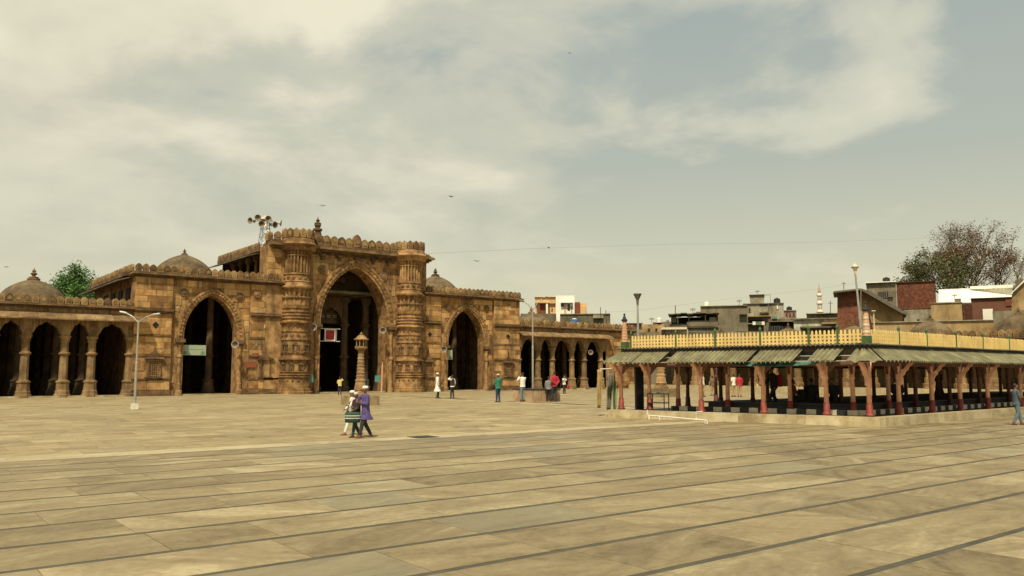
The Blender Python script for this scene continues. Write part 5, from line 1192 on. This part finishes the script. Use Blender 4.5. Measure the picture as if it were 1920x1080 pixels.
def person(p, h, face, label, top, topcol, legcol, arms=('down', 'down'), stride=0.0, hem=.84, sleeves='long', lean=0.0, hat=None, hair=True, feet=None, group=None, sit=False, vox=.022, shoe=None, turn=0.0, vest=None, bare=False, face_detail=False, lift=.0, spread=.09):
    """p: point under the feet; face: heading in degrees, 0 faces the camera side (-y), positive turns to the figure's left"""
    k = h/1.73
    t = thing('person', tuple(p), label, 'person', group, rz=R(face))
    HZ_ = .92 if not sit else .50
    drop = 0 if not sit else .42
    def J(x, y, z):
        if z > HZ_ - .01 + (0 if not sit else 0) and lean: y = y - (z-HZ_)*math.tan(lean)
        return Vector((x*k, y*k, z*k))
    A = []
    for s, nm in zip((-1, 1), arms):
        e, w_ = ARMS[nm](s); sh = (s*.185, .0, 1.40)
        A.append([J(q[0], q[1], q[2]-drop) for q in (sh, e, w_)])
    legs = []
    for s in (-1, 1):
        st = stride*s
        if sit: hip, kn, an = J(s*.1, 0, HZ_), J(s*.14, -.42, .50), J(s*.14, -.40, .08)
        else:
            hip = J(s*.085, 0, .90); an = J(s*spread, -st*.5, .08 + (lift if st < 0 else 0)); kn = J(s*spread*1.0, -st*.20 - (.06 if abs(stride) > .1 else .015) + (-.03 if st < 0 else 0), .49+ (lift*.5 if st < 0 else 0))
        legs.append((hip, kn, an, st))
    body = MB()
    hd_c = J(0, -.015, 1.615-drop); HQ = Matrix.Rotation(R(turn), 3, 'Z')
    def HV(x, y, z): return HQ @ Vector((x, y, z))
    body.ell(hd_c, (.074*k, .092*k, .112*k)); body.ell(hd_c + HV(0, -.02*k, -.055*k), (.055*k, .07*k, .06*k))
    capsule(body, hd_c + HV(0, -.085*k, 0), hd_c + HV(0, -.105*k, -.03*k), .012*k, .018*k, 6)
    for s in (-1, 1): body.ell(hd_c + HV(s*.078*k, .01*k, -.01*k), (.014*k, .022*k, .03*k), 8, 5)
    capsule(body, J(0, .01, 1.42-drop), J(0, .0, 1.56-drop), .055*k, .05*k)
    body.loft([tuple(J(0, 0, z-drop))+(rx*k, ry*k) for z, rx, ry in ((.86, .14, .10), (1.0, .135, .095), (1.15, .15, .10), (1.32, .17, .105), (1.43, .13, .08), (1.47, .06, .055))])
    for sh, e, w_ in A: capsule(body, sh, e, .05*k, .04*k); capsule(body, e, w_, .038*k, .027*k); d = (w_-e).normalized(); capsule(body, w_, w_+d*.06*k, .032*k, .034*k, 8)
    for hip, kn, an, st in legs: capsule(body, hip, kn, .08*k, .055*k); capsule(body, kn, an, .052*k, .036*k); capsule(body, an+Vector((0, 0, -.035*k)), an+Vector((0, -.13*k, -.05*k)), .034*k, .026*k)
    me = remeshed(body, vox, 'body')
    bmx = bmesh.new(); bmx.from_mesh(me); fing = MB()               # five fingers on each hand
    for s, (sh, e, w_) in zip((-1, 1), A):
        d = (w_-e).normalized(); sd = d.cross(Vector((0, 0, 1)) if abs(d.z) < .8 else Vector((0, 1, 0))).normalized(); c = w_ + d*.075*k; bend = d.cross(sd).normalized()
        for i, L in enumerate((.055, .068, .064, .048)):
            b0 = c + sd*(i-1.5)*.019*k; fing.tube([b0, b0+d*L*.55*k, b0+d*L*.9*k+bend*L*.45*k], [.009*k, .008*k, .006*k], 5)
        b0 = w_ + d*.03*k - sd*.03*k; fing.tube([b0, b0-sd*.03*k+d*.02*k, b0-sd*.035*k+d*.05*k], [.011*k, .009*k, .007*k], 5)
    fm = fing.mesh('fm'); bmx.from_mesh(fm); bmx.to_mesh(me); bmx.free(); bpy.data.meshes.remove(fm)
    me.polygons.foreach_set('use_smooth', [True]*len(me.polygons))
    link('body', me, t, SKIN)
    # trousers
    g_ = MB(); g_.loft([tuple(J(0, 0, z-drop))+(rx*k, ry*k) for z, rx, ry in ((.80, .14, .11), (.9, .165, .125), (1.0, .155, .115), (1.05, .145, .105))])
    for hip, kn, an, st in legs: capsule(g_, hip, kn, .098*k, .075*k); capsule(g_, kn, an.lerp(kn, .12), .074*k, .058*k)
    link('trousers', remeshed(g_, vox, 'trousers'), t, legcol)
    # upper garment
    g_ = MB()
    rings = [(1.0, .17, .125), (1.15, .175, .125), (1.30, .20, .13), (1.40, .195, .115), (1.455, .11, .08), (1.475, .075, .065)]
    if hem < .95:
        fl = max(0, .95-hem); rings = [(hem, .165+fl*.22, .13+fl*.20+abs(stride)*.22*fl*2), (hem+.03, .165+fl*.21, .13+fl*.19+abs(stride)*.2*fl*2), ((hem+1.0)/2, .168+fl*.08, .128+fl*.07)] + rings
    g_.loft([tuple(J(0, 0, z-drop))+(rx*k, ry*k) for z, rx, ry in rings if not (sit and z < .9)])
    for sh, e, w_ in A:
        capsule(g_, sh, e if sleeves != 'short' else sh.lerp(e, .75), .068*k, .058*k)
        if sleeves == 'long': capsule(g_, e, w_.lerp(e, .12), .055*k, .045*k)
    link(top, remeshed(g_, vox, top), t, topcol)
    if vest:
        g_ = MB(); g_.loft([tuple(J(0, 0, z-drop))+(rx*k, ry*k) for z, rx, ry in ((.92, .19, .145), (1.15, .188, .14), (1.32, .205, .143), (1.42, .17, .12), (1.46, .10, .09))]); link('waistcoat', remeshed(g_, vox, 'waistcoat'), t, vest)
    for hip, kn, an, st in legs:
        m = MB(); x, y, z = an; z0 = z-.08*k
        m.loft([(x, y-.04*k, z0+.002, .042*k, .125*k), (x, y-.04*k, z0+.03*k, .046*k, .13*k), (x, y-.03*k, z0+.06*k, .042*k, .10*k), (x, y+.01*k, z0+.10*k, .035*k, .045*k)], 12)
        link('shoe', m.mesh('shoe', smooth=True), t, shoe or pc('dark brown leather', (.05, .025, .018), .6))
    if hair:
        m = MB(); m.ell(hd_c + HV(0, .030*k, .036*k), (.083*k, .085*k, .094*k), 14, 10); link('hair', m.mesh('hair', smooth=True), t, HAIR)
    if hat:
        c = hd_c + Vector((0, .012*k, 0)); m = MB()
        m.loft([(c.x, c.y, c.z+z*k, rx*k, rx*1.12*k) for z, rx in ((.035, .090), (.04, .094), (.09, .090), (.118, .07), (.13, .03))], 16); link('cap', m.mesh('cap', smooth=True), t, hat)
    if face_detail:
        for s in (-1, 1):
            m = MB(); m.ell(hd_c + HV(s*.03*k, -.088*k, .006*k), (.012*k, .008*k, .007*k), 8, 5); link('eye', m.mesh('eye', smooth=True), t, HAIR)
            m = MB(); c_ = hd_c + HV(s*.03*k, -.09*k, .024*k); m.tube([c_-Vector((.017*k, 0, 0)), c_+Vector((0, -.003*k, .004*k)), c_+Vector((.017*k, 0, 0))], .0035*k, 4); link('eyebrow', m.mesh('eyebrow'), t, HAIR)
        m = MB(); c_ = hd_c + HV(0, -.092*k, -.052*k); m.tube([c_-Vector((.02*k, -.004*k, 0)), c_, c_+Vector((.02*k, .004*k, 0))], .005*k, 5); link('mouth', m.mesh('mouth'), t, pc('lips', (.17, .055, .04)))
    return t
WH = pc('white cotton', (.74, .71, .62)); JN = pc('blue jeans', (.10, .15, .18)); DK = pc('dark trousers', (.025, .026, .032)); GN = pc('green shirt cloth', (.02, .17, .11)); RD = pc('red shirt cloth', (.42, .02, .03))
PU = pc('purple kurta cloth', (.085, .058, .19)); BR = pc('dark brown vest cloth', (.045, .018, .02)); YE = pc('yellow shawl cloth', (.62, .50, .16)); NV = pc('navy cloth', (.02, .045, .09)); TE = pc('pale teal shirt cloth', (.18, .45, .45))
KH = pc('khaki cloth', (.40, .27, .12)); GY = pc('grey robe cloth', (.40, .39, .32)); BK = pc('black cloth', (.015, .014, .015)); CR = pc('crimson shirt cloth', (.36, .015, .03)); PT = pc('patterned dark cloth', (.075, .05, .04)); GP = pc('dark green cloth', (.02, .06, .045)); SB = pc('slate shirt cloth', (.07, .10, .12))
G = lambda px, py, z=0.0: gnd(px, py, z)
person(G(637, 741), 1.42, 170, 'boy in a yellow top and dark trousers walking into the portal', 'shirt', YE, DK, ('head', 'fold'), .2, .86, lean=.06, hat=None)
person(G(683, 740), 1.62, 190, 'person in dark blue standing in shade behind the stone lamp tower', 'shirt', NV, BK, ('down', 'down'), 0, .84)
person(G(820, 747), 1.72, 65, 'man in a long white robe and white cap standing sideways', 'robe', WH, DK, ('down', 'down'), .12, .46, hat=WH, hair=True)
person(G(848, 747), 1.58, 185, 'person in a dark long vest over white sleeves with a hand at the head', 'shirt', WH, DK, ('down', 'head'), .1, .84, vest=BR)
person(G(934, 754), 1.66, 180, 'man in a green shirt and dark trousers seen from behind', 'shirt', GN, NV, ('fold', 'fold'), .05, .82, hat=pc('grey hair', (.5, .48, .4)))
person(G(980, 753), 1.74, 178, 'man in a white shirt and pale blue jeans standing at the stone planter', 'shirt', WH, pc('pale jeans', (.17, .22, .23)), ('camera', 'camera'), .03, .86)
person(G(1029, 753), 1.50, 160, 'woman in a grey top with a strap walking beside the red shirted man', 'shirt', pc('grey top cloth', (.2, .2, .2)), BK, ('fold', 'down'), .28, .84)
person(G(1040, 753), 1.82, 176, 'man in a red shirt holding his hands behind his back', 'shirt', CR, DK, ('back', 'back'), .16, .84)
person(G(1058, 738), 1.50, 5, 'person in a white shirt raising a camera before the right arcade', 'shirt', WH, DK, ('camera', 'camera'), .05, .86, sleeves='short')
# bags held by them
def bag(p, w, d, h, mat, lab, rz=0, cat='bag'):
    t = thing('bag', tuple(p), lab, cat, None, rz); m = MB(); m.loft([(0, 0, 0, w*.44, d*.4), (0, 0, h*.04, w*.5, d*.5), (0, 0, h*.5, w*.5, d*.56), (0, 0, h*.9, w*.46, d*.42), (0, 0, h, w*.36, d*.28)], 14); link('pouch', m.mesh('pouch', smooth=True), t, mat)
    m = MB(); m.tube([(-w*.35, 0, h*.9), (-w*.2, 0, h*1.35), (w*.2, 0, h*1.35), (w*.35, 0, h*.9)], .014, 6); link('strap', m.mesh('strap', smooth=True), t, mat); return t
q = G(1058, 738); bag(q + RGT*.33 + Vector((0, 0, .38)), .28, .16, .32, CR, 'red bag hanging beside the person with the raised camera')
q = G(934, 754); bag(q - RGT*.30 + Vector((0, -.02, .74)), .22, .16, .30, BK, 'black bag at the hip of the green shirted man')
# three children in front
kA = G(659, 819.5); kB = G(669, 820); kC = G(690, 820)
person(G(657, 817) + FWD*.3, 1.22, -127.7+14, 'child in white clothes and a white cap striding at the back of the trio', 'kurta', WH, WH, ('fold', 'swingf'), .62, .62, hat=WH, face_detail=True, vox=.014, shoe=SKIN, lean=.05, turn=25)
person(G(668, 820), 1.19, -127.7+40, 'middle child in a dark patterned vest and white cap with a green bag', 'kurta', PT, GP, ('fold', 'lap'), .42, .66, hat=pc('grey white cap cloth', (.5, .48, .42)), face_detail=True, vox=.014, vest=BR, sleeves='long', shoe=pc('brown sandal', (.09, .03, .02)), turn=40, lean=.05)
person(G(685, 820.5), 1.36, -127.7+32, 'taller child in a purple kurta and white cap hugging the middle child', 'kurta', PU, DK, ('hug', 'fold'), .48, .60, hat=WH, face_detail=True, vox=.014, shoe=pc('tan shoe', (.17, .07, .035)), hair=True, turn=55, lean=.04)
q = G(664, 820) - FWD*.26 + Vector((0, 0, .40))
t = thing('satchel', tuple(q), 'green satchel with pale stripes carried by the middle child', 'bag', None, -TH+.05)
m = MB(); m.loft([(0, 0, 0, .17, .06), (0, 0, .02, .20, .085), (0, 0, .2, .21, .09), (0, 0, .26, .20, .07), (0, 0, .28, .18, .05)], 20); link('pouch', m.mesh('pouch', smooth=True), t, GP)
for i, z in enumerate((.10, .165)):
    m = MB(); m.loft([(0, 0, z, .214, .094), (0, 0, z+.03, .216, .096)], 20); link('stripe', m.mesh('stripe', smooth=True), t, pc('pale stripe', (.45, .45, .33)))
m = MB(); m.tube([(-.17, 0, .25), (-.1, .03, .5), (.02, .12, .72)], .016, 6); link('strap', m.mesh('strap'), t, GP)
q = G(656, 816) + FWD*.45 - RGT*.06 + Vector((0, 0, .40)); bag(q - FWD*.16, .24, .13, .26, BK, 'black bag held by the child in white', -TH)
# around and inside the pavilion
person(G(1198, 744), 1.66, 100, 'person in a pale teal shirt walking beyond the pavilion left corner', 'shirt', TE, pc('teal trousers', (.08, .2, .22)), ('swingf', 'down'), .3, .8)
person(G(1318, 744), 1.72, 30, 'person in a white shirt seen just behind a pink pavilion post', 'shirt', WH, KH, ('down', 'down'), .1, .86, sleeves='short')
person(G(1376, 744), 1.66, 180, 'person in a white top and khaki trousers seen from behind through the pavilion', 'shirt', WH, KH, ('down', 'down'), .1, .86, sleeves='short')
person(G(1387, 744), 1.64, 150, 'person in a red top and khaki trousers beside the white topped one', 'shirt', RD, KH, ('down', 'fold'), .08, .86)
person(G(1420, 733), 1.15, 20, 'small person in yellow sitting at the foot of the cloister', 'shirt', YE, DK, ('lap', 'lap'), 0, .9, sit=True)
pz = gnd(1452, 768, .3); person(pz, 1.66, -120, 'man in dark clothes with a red backpack striding through the pavilion', 'shirt', BK, DK, ('swingf', 'down'), .72, .86, lean=.10, vox=.018)
q = pz + RGT*.21 + FWD*.02 + Vector((0, 0, .88)); t = bag(q, .26, .30, .46, pc('red nylon', (.55, .02, .02)), 'red backpack worn by the man striding through the pavilion', -TH, 'backpack')
pz = gnd(1497, 771, .3)+FWD*.7; person(pz, 1.55, 60, 'person in a dark red top sitting on the tank edge with a dark bag', 'shirt', pc('maroon cloth', (.12, .02, .025)), BK, ('lap', 'lap'), 0, .9, sit=True, lean=.1)
bag(pz + RGT*.38 + Vector((0, 0, .34)), .34, .24, .46, BK, 'large dark bag beside the sitter in dark red', -TH, 'backpack')
pz = gnd(1577, 772, .3)+FWD*.6; person(pz, 1.6, -75, 'person in black sitting hunched beside a pink post of the pavilion', 'shirt', BK, BK, ('lap', 'lap'), 0, .9, sit=True, lean=.3)
pz = gnd(1540, 772, .3)+FWD*1.0; person(pz, 1.6, 100, 'person in black sitting on the tank edge left of the hunched one', 'shirt', BK, BK, ('lap', 'lap'), 0, .9, sit=True, lean=.15)
pz = gnd(1697, 766, .3)+FWD*.6; person(pz, 1.6, -60, 'person in dark grey sitting just right of the second near post', 'shirt', pc('dark grey cloth', (.04, .04, .045)), BK, ('lap', 'lap'), 0, .9, sit=True, lean=.1)
pz = gnd(1762, 752, .3); person(pz, 1.62, 160, 'woman in a long black robe standing inside the pavilion right part', 'robe', BK, BK, ('fold', 'fold'), .05, .25)
person(G(1868, 741), 1.70, 150, 'person in a long pale grey robe and red cap beyond the pavilion', 'robe', GY, GY, ('down', 'lap'), .15, .35, hat=RD)
person(G(1324, 742) + RGT*.5, 1.5, 170, 'person in brown half hidden behind a dark pavilion post', 'shirt', pc('faded brown cloth', (.16, .10, .06)), KH, ('down', 'down'), .1, .84)
person(G(1908, 797), 1.36, 48, 'boy in a slate shirt and jeans walking at the right border', 'shirt', SB, JN, ('fold', 'fold'), .42, .84, vox=.014, face_detail=True, sleeves='short', shoe=pc('maroon shoe', (.12, .03, .03)))

# ------------------------------------------------------------------ trees
def tree(p, h, spread, label, leafmat, nleaf, leafsize, lv=5, trunk=.35, fork=.22, seed=1, clump=.5, crown=None, blossom=None, thin=1.0, sx=1.0):
    rs = random.Random(seed)
    t = thing('tree', tuple(p), label, 'tree')
    segs = []; tips = []
    def grow(a, d, L, r, k):
        n = 3; pts = [a]; c = a; dd = d
        for i in range(n):
            dd = (dd + Vector((rs.uniform(-.16, .16), rs.uniform(-.16, .16), rs.uniform(-.04, .12)))).normalized(); c = c + dd*L/n; pts.append(c)
        segs.append((pts, [r, r*.88, r*.76, r*.64], k))
        if k == 0: tips.append((c, dd)); return
        if k <= 2: tips.append((pts[2], dd))
        for j in range(rs.choice((2, 3, 3)) if k < lv else 5):
            a_ = rs.uniform(0, 6.28); tilt = rs.uniform(.35, .85) if k < lv else rs.uniform(.35, .8)
            ax = Vector((math.cos(a_), math.sin(a_), 0)); nd = (dd*math.cos(tilt) + (ax + Vector((0, 0, .25)))*math.sin(tilt)*spread).normalized()
            grow(pts[rs.choice((2, 3, 3))], nd, L*rs.uniform(.62, .84), r*.6, k-1)
    grow(Vector((0, 0, 0)), Vector((0, 0, 1)), h*fork, trunk, lv)
    tr = MB(); br = MB(); tw = MB()
    for pts, rr, k in segs: (tr if k == lv else br if k >= lv-2 else tw).tube(pts, rr, 7 if k >= lv-1 else 4 if k > 1 else 3)
    zmax = max(c.z for c, _ in tips); sc = h/zmax
    for m in (tr, br, tw): m.v = [(x*sc*sx, y*sc*sx, z*sc) for x, y, z in m.v]
    link('trunk', tr.mesh('trunk'), t, M['bark']); lm = link('limbs', br.mesh('limbs'), t, M['bark']); 
    if tw.v: tag(link('twigs', tw.mesh('twigs'), t, M['bark']), None, None, None, 'stuff')
    lf = MB()
    for i in range(nleaf):
        c, d = tips[rs.randrange(len(tips))]; c = Vector((c.x*sc*sx, c.y*sc*sx, c.z*sc))
        q = c + Vector((rs.gauss(0, 1), rs.gauss(0, 1), rs.gauss(0, .8)))*clump
        a = Vector((rs.uniform(-1, 1), rs.uniform(-1, 1), rs.uniform(-.6, .6))).normalized(); b = a.cross(Vector((rs.uniform(-1, 1), rs.uniform(-1, 1), rs.uniform(-1, 1)))).normalized()
        s = leafsize*rs.uniform(.6, 1.4)
        lf.add([q-a*s, q+b*s*.5, q+a*s, q-b*s*.5], [(0, 1, 2, 3)])
    tag(link('foliage', lf.mesh('foliage'), t, leafmat), None, None, None, 'stuff')
    return t
p = at(133, 600, 92); p.z = 0
tree(p, at(133, 499, 92).z, 1.0, 'fresh green tree behind the left arcade dome', M['leaf'], 14000, .13, 4, .35, .30, 5, .45, sx=.62)
p = at(88, 600, 98); p.z = 0; 0 and tree(p, at(100, 532, 98).z, 1.0, 'lower green tree left of the fresh green one', M['leaf'], 4000, .17, 3, .3, .34, 9, .6)
p = at(165, 600, 96); p.z = 0; tree(p, at(165, 533, 96).z, 1.0, 'small green treetop between the fresh green tree and the roof', M['leaf'], 3500, .17, 3, .3, .34, 4, .55)
p = at(1828, 600, 160); p.z = 0
tree(p, at(1828, 420, 160).z, 1.25, 'tall half bare tree with russet leaves above the white house', M['leafred'], 15000, .15, 7, .5, .24, 12, .42)
p = at(1752, 600, 150); p.z = 0
tree(p, at(1752, 467, 150).z, 1.0, 'dull green bushy tree left of the half bare tree', M['leafdark'], 9000, .19, 5, .4, .34, 8, .6, sx=.6)
p = at(1905, 600, 165); p.z = 0
tree(p, at(1900, 470, 165).z, 1.2, 'thin sparse russet tree at the right border', M['leafred'], 1100, .15, 6, .3, .30, 21, .4)

# ------------------------------------------------------------------ birds and cables
def bird(px, py, d, span, lab, grp='birds in the sky'):
    p = at(px, py, d); t = thing('bird', tuple(p), lab, 'bird', grp, rz=random.uniform(0, 3))
    m = MB(); m.ell((0, 0, 0), (.09*span, .24*span, .08*span), 8, 6); link('body', m.mesh('body', smooth=True), t, M['black'])
    for s in (-1, 1):
        m = MB(); m.add([(0, -.12*span, 0), (0, .12*span, 0), (s*.32*span, .06*span, .16*span), (s*.34*span, -.10*span, .16*span), (s*.62*span, .1*span, .06*span)], [(0, 1, 2, 3), (3, 2, 4)])
        w = link('wing', m.mesh('wing'), t, M['black']); md = w.modifiers.new('t', 'SOLIDIFY'); md.thickness = .03
for px, py, d, sp, lab in ((846, 369, 60, .42, 'dark bird in the open sky above the right tower'), (1029, 465, 80, .42, 'small bird low in the sky over the right arcade'), (605, 386, 80, .5, 'small bird just above the portal finial'), (894, 490, 80, .5, 'small pale looking bird near the right dome'), (1068, 100, 80, .3, 'tiny bird high in the sky near the top'), (12, 501, 80, .4, 'tiny bird at the left border above the arcade dome')): bird(px, py, d, sp, lab)
def cable(pts, lab, d=90):
    P_ = [at(x, y, dd) for x, y, dd in pts]; m = MB(); m.tube(P_, .007, 4); tag(link('cable', m.mesh('cable'), None, M['darksteel']), lab, 'cable')
cable([(812-20, 476, 75), (1000, 466, 88), (1256, 458, 98), (1500, 455, 108), (1760, 446, 118)], 'thin cable strung across the sky from the portal to the bare tree')
cable([(1680, 516, 118), (1728, 458, 120), (1760, 436, 121)], 'thin cable rising steeply left of the bare tree')
cable([(1140, 585, 105), (1190, 583, 108), (1370, 560, 112), (1540, 541, 118), (1620, 528, 120)], 'low thin cable above the grey rooftops')
